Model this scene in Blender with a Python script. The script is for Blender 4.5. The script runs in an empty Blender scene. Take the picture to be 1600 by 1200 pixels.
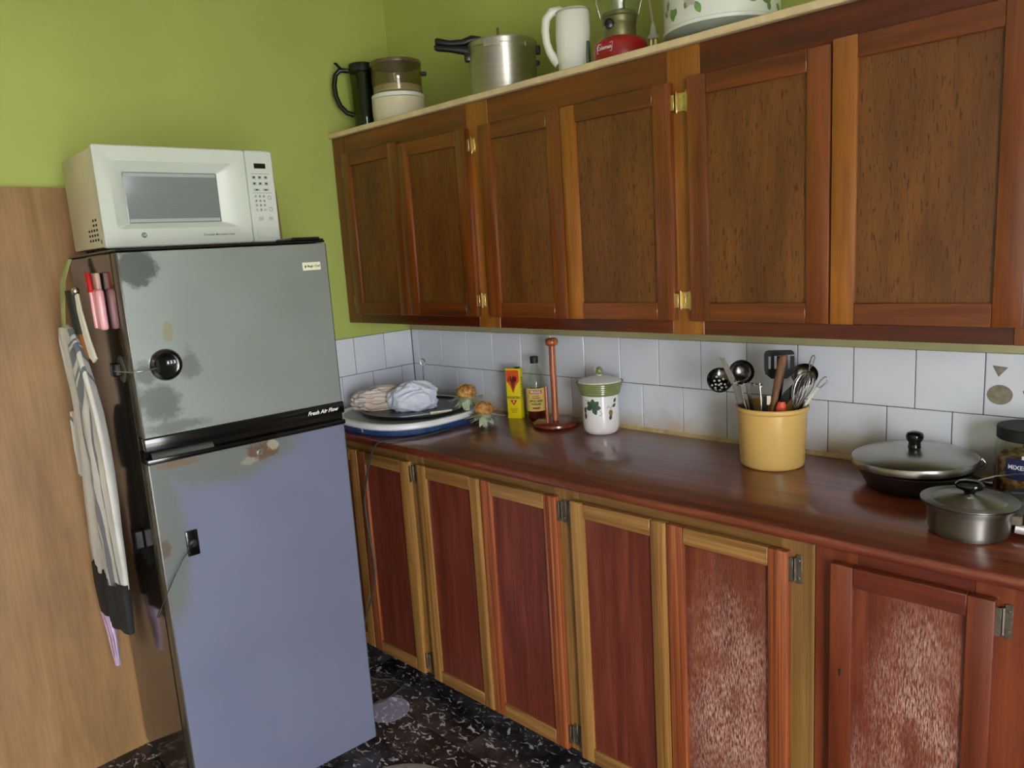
import bpy, bmesh, math, random
from math import sin, cos, pi, radians as R_, atan2, hypot, sqrt
from mathutils import Vector, Matrix, noise as mnoise
random.seed(7)
SC = bpy.context.scene
COL = SC.collection

# ------------------------------------------------------------------ camera, world, light, exposure
CAM = Vector((2.5968, -2.0488, 1.516))
yaw, pitch, roll, FPX = .7741, -.175, -.0634, 1175.98
_f = Vector((-sin(yaw)*cos(pitch), cos(yaw)*cos(pitch), sin(pitch)))
_r = _f.cross(Vector((0, 0, 1))).normalized(); _u = _r.cross(_f)
_R = cos(roll)*_r + sin(roll)*_u; _U = -sin(roll)*_r + cos(roll)*_u
cd = bpy.data.cameras.new('camera'); cd.sensor_fit = 'HORIZONTAL'; cd.sensor_width = 36
cd.lens = FPX/1600*36; cd.clip_start = .05; cd.clip_end = 60
cam = bpy.data.objects.new('camera', cd); COL.objects.link(cam)
m = Matrix((( _R.x, _U.x, -_f.x), (_R.y, _U.y, -_f.y), (_R.z, _U.z, -_f.z))).to_4x4()
m.translation = CAM; cam.matrix_world = m
SC.camera = cam

RX, RY, RZ = 4.0, -3.5, 2.75           # room: x 0..RX, y RY..0, z 0..RZ
WIN = (-3.0, -1.85, 0.0, 2.1)            # open outside doorway in the right-hand wall: y0 y1 z0 z1
wd = bpy.data.worlds.new('overcast_sky'); SC.world = wd; wd.use_nodes = True
bg = wd.node_tree.nodes['Background']; bg.inputs[0].default_value = (.95, .95, 1.0, 1); bg.inputs[1].default_value = 25.5
pl = bpy.data.lights.new('doorway_portal', 'AREA'); pl.shape = 'RECTANGLE'; pl.size = WIN[3]-WIN[2]; pl.size_y = WIN[1]-WIN[0]
pl.cycles.is_portal = True
po = bpy.data.objects.new('doorway_portal', pl); COL.objects.link(po)
po.location = (RX+.12, (WIN[0]+WIN[1])/2, (WIN[2]+WIN[3])/2); po.rotation_euler = (0, R_(90), 0)
vs = SC.view_settings; vs.view_transform = 'Standard'; vs.look = 'None'; vs.exposure = 0.0; vs.gamma = 1.0; vs.use_curve_mapping = False

# ------------------------------------------------------------------ helpers: meshes
class MB:
    def __init__(s): s.v = []; s.f = []
    def add(s, vs_, fs):
        o = len(s.v); s.v += [tuple(v) for v in vs_]; s.f += [tuple(i+o for i in f) for f in fs]; return s
    def box(s, x0, x1, y0, y1, z0, z1, b=0, seg=1):
        if b <= 0:
            return s.add([(x0,y0,z0),(x1,y0,z0),(x1,y1,z0),(x0,y1,z0),(x0,y0,z1),(x1,y0,z1),(x1,y1,z1),(x0,y1,z1)],
                         [(0,3,2,1),(4,5,6,7),(0,1,5,4),(1,2,6,5),(2,3,7,6),(3,0,4,7)])
        bm = bmesh.new(); bmesh.ops.create_cube(bm, size=1)
        for v in bm.verts: v.co = Vector(((x0+x1)/2+v.co.x*(x1-x0), (y0+y1)/2+v.co.y*(y1-y0), (z0+z1)/2+v.co.z*(z1-z0)))
        bmesh.ops.bevel(bm, geom=bm.edges[:], offset=b, segments=seg, profile=.5, affect='EDGES')
        bm.verts.index_update(); s.add([v.co[:] for v in bm.verts], [[v.index for v in f.verts] for f in bm.faces]); bm.free(); return s
    def loft(s, rings, cap0=True, cap1=True, closed=True):
        n = len(rings[0]); vs_ = [p for r in rings for p in r]; fs = []
        for i in range(len(rings)-1):
            for j in range(n if closed else n-1):
                k = (j+1) % n; fs.append((i*n+j, i*n+k, (i+1)*n+k, (i+1)*n+j))
        if cap0: fs.append(tuple(reversed(range(n))))
        if cap1: fs.append(tuple(range((len(rings)-1)*n, len(rings)*n)))
        return s.add(vs_, fs)
    def lathe(s, prof, seg=40, c=(0,0,0), cap0=True, cap1=True, sx=1, sy=1):
        return s.loft([[(c[0]+max(r,1e-5)*sx*cos(2*pi*k/seg), c[1]+max(r,1e-5)*sy*sin(2*pi*k/seg), c[2]+z) for k in range(seg)] for r, z in prof], cap0, cap1)
    def tube(s, path, r, seg=8, caps=True, closed=False):
        P = [Vector(p) for p in path]; n = len(P); rs = r if isinstance(r, (list, tuple)) else [r]*n
        T = []
        for i in range(n):
            a = P[i-1] if (i > 0 or closed) else P[i]; b = P[(i+1) % n] if (i < n-1 or closed) else P[i]
            T.append((b-a).normalized())
        up = Vector((0,0,1)) if abs(T[0].z) < .9 else Vector((1,0,0))
        x = T[0].cross(up).normalized(); rings = []
        for i in range(n):
            x = (x - T[i]*x.dot(T[i])).normalized(); y = T[i].cross(x)
            rings.append([P[i]+rs[i]*(cos(2*pi*k/seg)*x+sin(2*pi*k/seg)*y) for k in range(seg)])
        if closed: rings.append(rings[0]); caps = False
        return s.loft(rings, caps, caps)
    def prism(s, poly, t0, t1, axis='z'):
        def mp(p, t): return {'z': (p[0],p[1],t), 'x': (t,p[0],p[1]), 'y': (p[0],t,p[1])}[axis]
        return s.loft([[mp(p,t0) for p in poly], [mp(p,t1) for p in poly]])
    def xf(s, M):
        s.v = [tuple(M @ Vector(v)) for v in s.v]; return s
    def build(s, name, mat, parent=None, smooth=None, world=False):
        me = bpy.data.meshes.new(name); vs_ = s.v
        if world and parent is not None:
            mi = WM[parent.name].inverted(); vs_ = [tuple(mi @ Vector(v)) for v in vs_]
        me.from_pydata(vs_, [], s.f)
        bm = bmesh.new(); bm.from_mesh(me); bmesh.ops.recalc_face_normals(bm, faces=bm.faces[:]); bm.to_mesh(me); bm.free()
        if smooth is not None:
            me.shade_smooth()
            try: me.set_sharp_from_angle(angle=R_(smooth))
            except Exception: pass
        me.materials.append(mat); me.update()
        o = bpy.data.objects.new(name, me); COL.objects.link(o)
        if parent is not None: o.parent = parent; WM[o.name] = WM[parent.name]
        return o
WM = {}
def thing(name, label, cat, loc=(0,0,0), rz=0, group=None):
    o = bpy.data.objects.new(name, None); COL.objects.link(o); o.empty_display_size = .05
    o.location = loc; o.rotation_euler = (0,0,rz); o['label'] = label; o['category'] = cat
    if group: o['group'] = group
    WM[o.name] = Matrix.Translation(loc) @ Matrix.Rotation(rz, 4, 'Z'); return o
def tag(o, label, cat, group=None):
    o['label'] = label; o['category'] = cat
    if group: o['group'] = group
    return o
def struct(o): o['kind'] = 'structure'; WM.setdefault(o.name, Matrix.Identity(4)); return o
def az(x, y): return atan2(CAM.y-y, CAM.x-x)

def text_mesh(txt, size, bold=0.0, align='CENTER', shear=0.0, sx=1.0):
    cu = bpy.data.curves.new('txt', 'FONT'); cu.body = txt; cu.size = size; cu.align_x = align; cu.align_y = 'CENTER'
    cu.offset = bold; cu.shear = shear; cu.resolution_u = 3
    ob = bpy.data.objects.new('txt', cu); COL.objects.link(ob)
    dg = bpy.context.evaluated_depsgraph_get(); dg.update()
    me = bpy.data.meshes.new_from_object(ob.evaluated_get(dg))
    vs_ = [(v.co.x*sx, v.co.y) for v in me.vertices]; fs = [tuple(p.vertices) for p in me.polygons]
    bpy.data.objects.remove(ob); bpy.data.curves.remove(cu); bpy.data.meshes.remove(me); return vs_, fs
def text_flat(mb, txt, size, y, z, x, **k):      # on a plane facing +x, reading along +y
    v, f = text_mesh(txt, size, **k); mb.add([(x, y+a, z+b) for a, b in v], f)
def text_cyl(mb, txt, size, r, a0, z, cx=0, cy=0, **k):
    v, f = text_mesh(txt, size, **k); mb.add([(cx+r*cos(a0+a/r), cy+r*sin(a0+a/r), z+b) for a, b in v], f)
def decal(mb, poly, r, a0, z0, rings=3, cx=0, cy=0, th=.0):
    n = len(poly); mx = sum(p[0] for p in poly)/n; mz = sum(p[1] for p in poly)/n
    def P(u, z): a = a0+u/r; return (cx+r*cos(a), cy+r*sin(a), z0+z)
    vs_ = [P(mx, mz)]
    for k in range(1, rings+1):
        t = k/rings; vs_ += [P(mx+(p[0]-mx)*t, mz+(p[1]-mz)*t) for p in poly]
    fs = [(0, 1+j, 1+(j+1) % n) for j in range(n)]
    for k in range(rings-1):
        o = 1+k*n; fs += [(o+j, o+(j+1) % n, o+n+(j+1) % n, o+n+j) for j in range(n)]
    mb.add(vs_, fs)
def cyl_patch(mb, r, a0, a1, z0, z1, cx=0, cy=0, n=24):
    mb.loft([[(cx+r*cos(a0+(a1-a0)*k/n), cy+r*sin(a0+(a1-a0)*k/n), z) for k in range(n+1)] for z in (z0, z1)], False, False, closed=False)
def leaf(l, w, ang=0, du=0, dz=0, n=7):
    pts = [(t*l, w*sin(pi*t)**.8) for t in [k/n for k in range(n+1)]]; pts += [(x, -y) for x, y in pts[-2:0:-1]]
    return [(du+x*cos(ang)-y*sin(ang), dz+x*sin(ang)+y*cos(ang)) for x, y in pts]
def ellipse(a, b, n=16, du=0, dz=0): return [(du+a*cos(2*pi*k/n), dz+b*sin(2*pi*k/n)) for k in range(n)]
def sup(a, b, n, e, z, cx=0, cy=0):
    o = []
    for k in range(n):
        t = 2*pi*k/n; c, s_ = cos(t), sin(t)
        o.append((cx+a*math.copysign(abs(c)**(2/e), c), cy+b*math.copysign(abs(s_)**(2/e), s_), z))
    return o

def smooth_path(P, n=5):
    P = [Vector(p) for p in P]; out = []
    for i in range(len(P)-1):
        p0, p1, p2, p3 = P[max(i-1, 0)], P[i], P[i+1], P[min(i+2, len(P)-1)]
        for k in range(n):
            t_ = k/n; out.append(.5*((2*p1)+(-p0+p2)*t_+(2*p0-5*p1+4*p2-p3)*t_**2+(-p0+3*p1-3*p2+p3)*t_**3))
    out.append(P[-1]); return out

# ------------------------------------------------------------------ helpers: materials
def s2l(c): return tuple(((x/255)/12.92 if x/255 <= .04045 else ((x/255+.055)/1.055)**2.4) for x in c)
class NT:
    def __init__(s, name):
        s.m = bpy.data.materials.new(name); s.m.use_nodes = True; s.t = s.m.node_tree; s.n = s.t.nodes
        s.b = s.n['Principled BSDF']; s.tc = s.n.new('ShaderNodeTexCoord')
    def l(s, a, b): s.t.links.new(a, b)
    def coord(s, scale=(1,1,1), rnd=0, loc=(0,0,0)):
        out = s.tc.outputs['Object']
        if rnd:
            oi = s.n.new('ShaderNodeObjectInfo'); mu = s.n.new('ShaderNodeMath'); mu.operation = 'MULTIPLY'; mu.inputs[1].default_value = rnd
            s.l(oi.outputs['Random'], mu.inputs[0]); va = s.n.new('ShaderNodeVectorMath'); va.operation = 'ADD'
            s.l(out, va.inputs[0]); s.l(mu.outputs[0], va.inputs[1]); out = va.outputs[0]
        mp = s.n.new('ShaderNodeMapping'); mp.inputs['Scale'].default_value = scale; mp.inputs['Location'].default_value = loc
        s.l(out, mp.inputs[0]); return mp.outputs[0]
    def noise(s, co, scale=5, detail=4, rough=.55, dist=0):
        t = s.n.new('ShaderNodeTexNoise'); t.inputs['Scale'].default_value = scale; t.inputs['Detail'].default_value = detail
        t.inputs['Roughness'].default_value = rough; t.inputs['Distortion'].default_value = dist; s.l(co, t.inputs['Vector']); return t.outputs['Fac']
    def ramp(s, fac, stops, interp='LINEAR'):
        r = s.n.new('ShaderNodeValToRGB'); r.color_ramp.interpolation = interp; e = r.color_ramp.elements
        while len(e) < len(stops): e.new(.5)
        for k, (p, c) in enumerate(stops):
            e[k].position = p; c = c if isinstance(c, (tuple, list)) else (c,c,c); e[k].color = (*c[:3], 1)
        s.l(fac, r.inputs[0]); return r.outputs[0]
    def mix(s, fac, a, b, mode='MIX'):
        x = s.n.new('ShaderNodeMix'); x.data_type = 'RGBA'; x.blend_type = mode
        for v, i in ((fac, 0), (a, 6), (b, 7)):
            if hasattr(v, 'node'): s.l(v, x.inputs[i])
            else: x.inputs[i].default_value = v if i == 0 else (*v[:3], 1)
        return x.outputs[2]
    def math(s, op, a, b=0, clamp=False):
        x = s.n.new('ShaderNodeMath'); x.operation = op; x.use_clamp = clamp
        for k, v in enumerate((a, b)):
            if hasattr(v, 'node'): s.l(v, x.inputs[k])
            else: x.inputs[k].default_value = v
        return x.outputs[0]
    def sep(s):
        x = s.n.new('ShaderNodeSeparateXYZ'); s.l(s.tc.outputs['Object'], x.inputs[0]); return x.outputs
    def blob(s, c, rad, soft=.3, nz=.5, nscale=14):      # noisy-edged spot around a point: 1 inside, 0 outside
        v = s.n.new('ShaderNodeVectorMath'); v.operation = 'SUBTRACT'; s.l(s.tc.outputs['Object'], v.inputs[0]); v.inputs[1].default_value = c
        d = s.n.new('ShaderNodeVectorMath'); d.operation = 'DIVIDE'; s.l(v.outputs[0], d.inputs[0]); d.inputs[1].default_value = rad
        ln = s.n.new('ShaderNodeVectorMath'); ln.operation = 'LENGTH'; s.l(d.outputs[0], ln.inputs[0])
        nn = s.noise(s.coord(), nscale, 9, .78); q = s.math('ADD', ln.outputs['Value'], s.math('MULTIPLY', s.math('SUBTRACT', nn, .5), nz*4.5))
        return s.ramp(q, [(max(0, .8-soft), 1.0), (min(1, .8+soft), 0.0)])
    def color(s, c):
        if hasattr(c, 'node'): s.l(c, s.b.inputs['Base Color'])
        else: s.b.inputs['Base Color'].default_value = (*c[:3], 1)
    def set(s, rough=.5, metal=0, coat=0, coat_rough=.1, spec=None, trans=0, ior=None, alpha=None, sheen=0):
        i = s.b.inputs
        if hasattr(rough, 'node'): s.l(rough, i['Roughness'])
        else: i['Roughness'].default_value = rough
        i['Metallic'].default_value = metal; i['Coat Weight'].default_value = coat; i['Coat Roughness'].default_value = coat_rough
        i['Transmission Weight'].default_value = trans; i['Sheen Weight'].default_value = sheen
        if spec is not None: i['Specular IOR Level'].default_value = spec
        if ior: i['IOR'].default_value = ior
        if alpha is not None: i['Alpha'].default_value = alpha
    def bump(s, h, strength=.2, dist=.002):
        b = s.n.new('ShaderNodeBump'); b.inputs['Strength'].default_value = strength; b.inputs['Distance'].default_value = dist
        s.l(h, b.inputs['Height']); s.l(b.outputs[0], s.b.inputs['Normal'])
def plain(name, rgb, rough=.5, metal=0, var=.08, scale=12, bump=0, **k):
    t = NT(name); c = s2l(rgb); n = t.noise(t.coord(rnd=9), scale, 4)
    t.color(t.ramp(n, [(.3, tuple(x*(1-var) for x in c)), (.7, tuple(min(1, x*(1+var)) for x in c))])); t.set(rough, metal, **k)
    if bump: t.bump(n, bump, .002)
    return t.m
def thin(name, tint, gloss=.12, body=None, bodyf=0.0, rough=.03):
    t = NT(name); tr_ = t.n.new('ShaderNodeBsdfTransparent'); tr_.inputs[0].default_value = (*tint, 1); gs_ = t.n.new('ShaderNodeBsdfGlossy'); gs_.inputs['Roughness'].default_value = rough
    fr_ = t.n.new('ShaderNodeLayerWeight'); fr_.inputs[0].default_value = .5; m_ = t.n.new('ShaderNodeMixShader'); t.l(t.math('ADD', t.math('MULTIPLY', t.math('POWER', fr_.outputs['Facing'], 3.5), .5), gloss+.03, True), m_.inputs[0]); t.l(tr_.outputs[0], m_.inputs[1]); t.l(gs_.outputs[0], m_.inputs[2]); out = m_.outputs[0]
    gs_.inputs[0].default_value = (.75, .75, .75, 1)
    if body:
        t.color(s2l(body)); t.set(.3); m2_ = t.n.new('ShaderNodeMixShader'); m2_.inputs[0].default_value = bodyf; t.l(out, m2_.inputs[1]); t.l(t.b.outputs[0], m2_.inputs[2]); out = m2_.outputs[0]
    t.l(out, t.n['Material Output'].inputs[0]); return t.m
def wood(name, dark, mid, light, axis='z', across=22, along=1.6, rough=.4, coat=0, streak=.35, bump=.15, wear=None, dashes=0, blotch=.25, coat_rough=.15, fine=9):
    t = NT(name); ax = 'xyz'.index(axis)
    sc = [across]*3; sc[ax] = along; co = t.coord(tuple(sc), rnd=13)
    n = t.noise(co, 1.0, 5, .6, .6)
    col = t.ramp(n, [(.28, s2l(dark)), (.5, s2l(mid)), (.72, s2l(light))])
    sc2 = [across*fine]*3; sc2[ax] = along*4; n2 = t.noise(t.coord(tuple(sc2), rnd=7), 1.0, 3, .6)
    col = t.mix(streak, col, t.ramp(n2, [(.35, .25), (.6, 1.0)]), 'MULTIPLY')
    b3 = t.noise(t.coord(rnd=5), 4.5, 3); col = t.mix(blotch, col, t.ramp(b3, [(.3, .45), (.7, 1.0)]), 'MULTIPLY')
    if dashes:
        sc3 = [260]*3; sc3[ax] = 34; d = t.noise(t.coord(tuple(sc3), rnd=3), 1.0, 2, .5, .4)
        col = t.mix(t.math('MULTIPLY', t.ramp(d, [(.585, 0.0), (.67, 1.0)]), dashes), col, s2l((52, 26, 8)))
    r = rough
    if wear:
        wl, thr, wc = wear
        lo = t.noise(t.coord((9, 9, 5)), 1.0, 4, .65); sc4 = [420]*3; sc4[ax] = 55; hi = t.noise(t.coord(tuple(sc4)), 1.0, 4, .7)
        q = None
        for cc, rr in wl:
            e = t.blob(cc, rr, .45, .16, 10); q = e if q is None else t.math('MAXIMUM', q, e)
        f = t.math('MULTIPLY', t.math('MULTIPLY', q, t.ramp(lo, [(thr, 0.15), (thr+.2, 1.0)])), t.ramp(hi, [(.42, 0.0), (.66, 1.0)]))
        col = t.mix(t.math('MULTIPLY', f, .85), col, s2l(wc))
    t.color(col); t.set(r, 0, coat, coat_rough)
    if bump: t.bump(n2, bump, .0012)
    return t.m

def wall_mat(name, rgb):
    t = NT(name); c = s2l(rgb); n = t.noise(t.coord(), 2.2, 4); n2 = t.noise(t.coord(), 60, 3)
    t.color(t.ramp(n, [(.3, tuple(x*.93 for x in c)), (.7, tuple(x*1.05 for x in c))])); t.set(.62, 0, spec=.3); t.bump(n2, .12, .003); return t.m
G_GREEN = (176, 188, 100)
mat_wall = wall_mat('green_wall_paint', G_GREEN)
mat_wallb = mat_wall
mat_ceil = plain('ceiling_paint', (226, 222, 214), .8, var=.03)
mat_wallp = wall_mat('pale_wall_paint', (222, 214, 204))
mat_black = plain('black_plastic', (14, 14, 15), .3, var=.2)
mat_blackg = plain('black_gloss_plastic', (9, 9, 10), .12, var=.1)
mat_blackm = plain('black_matt_plastic', (20, 20, 20), .6, var=.15)
mat_steel = plain('brushed_steel', (190, 190, 186), .26, 1, var=.08, scale=30)
mat_dsteel = plain('dull_steel', (158, 156, 150), .30, 1, var=.15, scale=30)
def brushed(name, rgb, rough, an=.75):
    t = NT(name); c = s2l(rgb); n = t.noise(t.coord((3, 3, 120), rnd=3), 1.0, 4)
    t.color(t.ramp(n, [(.3, tuple(x*.88 for x in c)), (.7, c)])); t.set(rough, 1); t.b.inputs['Anisotropic'].default_value = an; t.b.inputs['Anisotropic Rotation'].default_value = .25
    tg = t.n.new('ShaderNodeTangent'); tg.direction_type = 'RADIAL'; tg.axis = 'Z'; t.l(tg.outputs[0], t.b.inputs['Tangent']); return t.m
mat_alu = brushed('spun_aluminium', (212, 213, 206), .46, .85)
mat_pot = brushed('spun_steel', (142, 140, 134), .46, .85)
mat_nyl = plain('black_nylon', (9, 9, 9), .5, var=.2, spec=.25)
mat_ut = plain('dark_chrome', (104, 102, 98), .24, 1, var=.2, scale=40)
mat_brass = plain('brass', (222, 200, 140), .3, 1, var=.1)
mat_iron = plain('tarnished_iron', (112, 104, 92), .45, .8, var=.3, scale=60)
mat_white = plain('white_enamel', (224, 228, 218), .3, var=.03)
mat_cream = plain('cream_plastic', (214, 206, 178), .4, var=.05)
mat_dark = plain('dark_recess', (22, 19, 16), .8, var=.2)
mat_ink = plain('dark_print', (40, 46, 44), .6, var=.1)
mat_inkw = plain('white_print', (225, 228, 230), .5, var=.02)

# ------------------------------------------------------------------ the room
def slab(name, x0, x1, y0, y1, z0, z1, mat): return struct(MB().box(x0, x1, y0, y1, z0, z1).build(name, mat))
WF = .006                                        # plaster lies this far behind the tile faces
wall_back = slab('wall_back', -.15, RX+.15, WF, .15, 0, RZ, mat_wallb)
wall_left = slab('wall_left', -.15, -WF, RY-.15, WF, 0, RZ, mat_wall)
wall_front = slab('wall_front', -WF, RX, RY-.15, RY, 0, RZ, mat_wallp)
wr = MB(); y0, y1, z0, z1 = WIN
wr.box(RX, RX+.15, RY-.15, y0, 0, RZ).box(RX, RX+.15, y1, WF, 0, RZ).box(RX, RX+.15, y0, y1, z1, RZ)
struct(wr.build('wall_right', mat_wallp))
ceiling = slab('ceiling', -.15, RX+.15, RY-.15, .15, RZ, RZ+.1, mat_ceil)
w1 = MB(); fw_ = .05
w1.box(RX-.012, RX+.165, y0, y0+fw_, 0, z1).box(RX-.012, RX+.165, y1-fw_, y1, 0, z1).box(RX-.012, RX+.165, y0+fw_, y1-fw_, z1-fw_, z1)
struct(w1.build('door_1', mat_white))
slab('ground', RX+.15, RX+14, -14, 9, -.3, -.12, plain('outdoor_ground', (186, 186, 172), .95, var=.15, scale=2))  # unseen slab, added to cut sky light rising through the doorway

# floor: black vinyl tiles with white marbling
def floor_mat(name, base, vein, amt, rough=.3):
    t = NT(name); co = t.coord(rnd=31)
    w = t.noise(co, 9, 4, .6); vv = t.n.new('ShaderNodeVectorMath'); vv.operation = 'ADD'
    sc_ = t.n.new('ShaderNodeVectorMath'); sc_.operation = 'SCALE'; sc_.inputs['Scale'].default_value = .06
    tn = t.n.new('ShaderNodeTexNoise'); tn.inputs['Scale'].default_value = 16; tn.inputs['Detail'].default_value = 3; t.l(co, tn.inputs['Vector'])
    t.l(tn.outputs['Color'], sc_.inputs[0]); t.l(co, vv.inputs[0]); t.l(sc_.outputs[0], vv.inputs[1])
    vo = t.n.new('ShaderNodeMapping'); vo.inputs['Scale'].default_value = (34, 62, 40); vo.inputs['Rotation'].default_value = (0, 0, .5); t.l(vv.outputs[0], vo.inputs[0])
    n = t.noise(vo.outputs[0], 1.0, 2.5, .5, 1.0)
    f = t.ramp(n, [(.58, 0.0), (.65, 1.0)])
    n3 = t.noise(co, 7, 4, .6); dirt = t.ramp(n3, [(.42, 0.0), (.75, .55)])
    c = t.mix(f, s2l(base), s2l(vein)); c = t.mix(t.math('MULTIPLY', dirt, amt), c, s2l((128, 120, 122)))
    t.color(c); t.set(rough); return t.m
mat_floor = floor_mat('black_marbled_vinyl', (26, 25, 28), (186, 184, 186), .75)
mat_joint = plain('floor_joint', (104, 100, 94), .8, var=.3)
floor = slab('floor', -.15, RX+.15, RY-.15, .15, -.1, -.003, mat_joint)
TS = .305; tm = None; fx0, fy0 = .037, -.695
i0, i1 = -1, int((RX-fx0)/TS)+1; j0, j1 = -10, 3
for i in range(i0, i1):
    for j in range(j0, j1):
        a, b = fx0+i*TS, fy0+j*TS; a1, b1 = a+TS, b+TS
        ca, ca1, cb, cb1 = max(a, 0), min(a1, RX), max(b, RY), min(b1, 0)
        if ca1-ca < .01 or cb1-cb < .01: continue
        g = .0010; cx, cy = (ca+ca1)/2, (cb+cb1)/2
        full = (ca, ca1, cb, cb1) == (a, a1, b, b1)
        if full and tm is not None:
            o = bpy.data.objects.new('tile', tm); COL.objects.link(o); o.parent = floor
        else:
            o = MB().box(ca-cx+g, ca1-cx-g, cb-cy+g, cb1-cy-g, -.003, 0).build('tile', mat_floor, floor)
            if full: tm = o.data
        o.location = (cx, cy, 0)
MB().lathe([(.072, 0.0), (.072, .0006), (0, .0008)], 28).build('pale_worn_patch', floor_mat('worn_vinyl', (150, 150, 172), (222, 222, 232), .2, .35), floor).location = (.605, -.715, .0002)

# wall tiles
def tile_mat(name, grime):
    t = NT(name); n = t.noise(t.coord(rnd=21), 5, 3)
    c = t.ramp(n, [(.3, s2l((206, 213, 222))), (.7, s2l((216, 222, 230)))])
    if grime:
        z = t.sep()[2]; nn = t.noise(t.coord((7, 7, 7), rnd=11), 1.0, 5, .65)
        g = t.math('ADD', t.math('MULTIPLY', z, -11.0), t.math('MULTIPLY', nn, 1.5))
        c = t.mix(t.ramp(t.math('MULTIPLY', g, .5), [(.40, 0.0), (.85, .8)]), c, s2l((182, 158, 108)))
    t.color(c); t.set(.2, 0, spec=.5); return t.m
mt_a, mt_b = tile_mat('white_glazed_tile', 0), tile_mat('white_glazed_tile_grimy', 1)
T = .152; g = .0011; ZT, ZC = 1.208, .9
tile_cache = {}
def wtile(par, horiz, a0, a1, z0_, z1_, mat):
    w, h = round(a1-a0, 4), round(z1_-z0_, 4); key = (horiz, w, h, mat.name)
    if key not in tile_cache:
        mb = MB()
        if horiz == 'x': mb.box(-w/2+g, w/2-g, 0, WF+.004, -h/2+g, h/2-g, .0012)
        else: mb.box(-WF-.004, 0, -w/2+g, w/2-g, -h/2+g, h/2-g, .0012)
        tile_cache[key] = mb.build('tile', mat, par); o = tile_cache[key]
    else:
        o = bpy.data.objects.new('tile', tile_cache[key].data); COL.objects.link(o); o.parent = par
    o.location = ((a0+a1)/2, random.uniform(-.0006, 0), (z0_+z1_)/2) if horiz == 'x' else (random.uniform(0, .0006), (a0+a1)/2, (z0_+z1_)/2)
    return o
XE = 3.2
for row, (za, zb, off, mt) in enumerate(((ZT-T, ZT, .0443, mt_a), (ZC-.004, ZT-T, .0443+.086, mt_b))):
    xs = [.001]+[off+i*T for i in range(30) if off+i*T < XE]
    for a, b in zip(xs, xs[1:]): last = wtile(wall_back, 'x', a, b, za, zb, mt)
    off2 = -.149 if row == 0 else -.068
    ys = [-.001]+[off2-i*T for i in range(6) if off2-i*T > -.75]
    for a, b in zip(ys, ys[1:]): wtile(wall_left, 'y', b, a, za, zb, mt)
mat_grout = plain('grout', (92, 90, 84), .9, var=.2)
MB().box(-WF, XE, WF-.004, WF, ZC-.01, ZT).build('grout', mat_grout, wall_back)
MB().box(-WF, -WF+.004, -.75, WF-.004, ZC-.01, ZT).build('grout', mat_grout, wall_left)
mat_caulk = plain('yellowed_caulk', (188, 166, 118), .6, var=.25, scale=30)
MB().prism([(-.011, ZC), (0, ZC), (0, ZC+.011)], 0, XE, 'x').build('caulk', mat_caulk, wall_back)
MB().prism([(0, ZC), (.011, ZC), (0, ZC+.011)], -.57, 0, 'y').build('caulk', mat_caulk, wall_left)
mat_resid = plain('old_adhesive', (128, 122, 106), .9, var=.25, scale=60)
for x, z, a, b, n in ((2.203, 1.168, .018, .017, 3), (2.205, 1.108, .026, .024, 18), (2.272, 1.115, .022, .022, 5), (2.10, 1.19, 0, 0, 0)):
    if n: MB().prism([(x+a*cos(2*pi*k/n+.4)*random.uniform(.97, 1.03), z+b*sin(2*pi*k/n+.4)*random.uniform(.97, 1.03)) for k in range(n)], -.0022, -.0002, 'y').build('adhesive_mark', mat_resid, wall_back)

# plywood sheet leaning on the left wall
pw = wood('plywood_face', (132, 98, 58), (156, 118, 74), (176, 138, 94), 'z', 9, 1.1, .45, 0, .18, .05, blotch=.35, fine=14)
pb = MB()
lean = lambda z: .118-.05*z
for q in (0,):
    rings = [[(lean(z)+dx, y, z) for dx, y in ((-.015, -2.9), (0, -2.9), (0, -.588), (-.015, -.588))] for z in (0, .6, 1.2, 1.785)]
    pb.loft(rings)
tag(pb.build('plywood_sheet', pw), 'large brown plywood sheet leaning on the green wall behind the refrigerator', 'plywood sheet')

# ------------------------------------------------------------------ wood for the cabinets
UW = dict(rough=.28, coat=.35, coat_rough=.18, bump=.04)
m_us = wood('upper_stile_wood', (82, 40, 12), (118, 60, 18), (146, 80, 27), 'z', 26, 1.6, streak=.25, blotch=.4, **UW)
m_us2 = wood('upper_stile_wood_honey', (122, 70, 20), (150, 90, 30), (172, 108, 40), 'z', 22, 1.4, streak=.25, blotch=.25, **UW)
m_ur = wood('upper_rail_wood', (80, 38, 12), (112, 56, 18), (138, 74, 25), 'x', 26, 1.6, streak=.25, blotch=.4, **UW)
m_urd = wood('upper_rail_wood_dark', (58, 20, 6), (88, 34, 10), (112, 48, 16), 'x', 26, 1.6, streak=.25, blotch=.4, **UW)
m_up = wood('upper_panel_ply', (88, 51, 15), (110, 66, 22), (128, 80, 29), 'z', 8, 1.6, rough=.4, coat=.15, streak=.3, bump=.05, dashes=.85, blotch=.25)
m_top = plain('cream_shelf_board', (212, 192, 150), .55, var=.12, scale=25, bump=.1)

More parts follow.
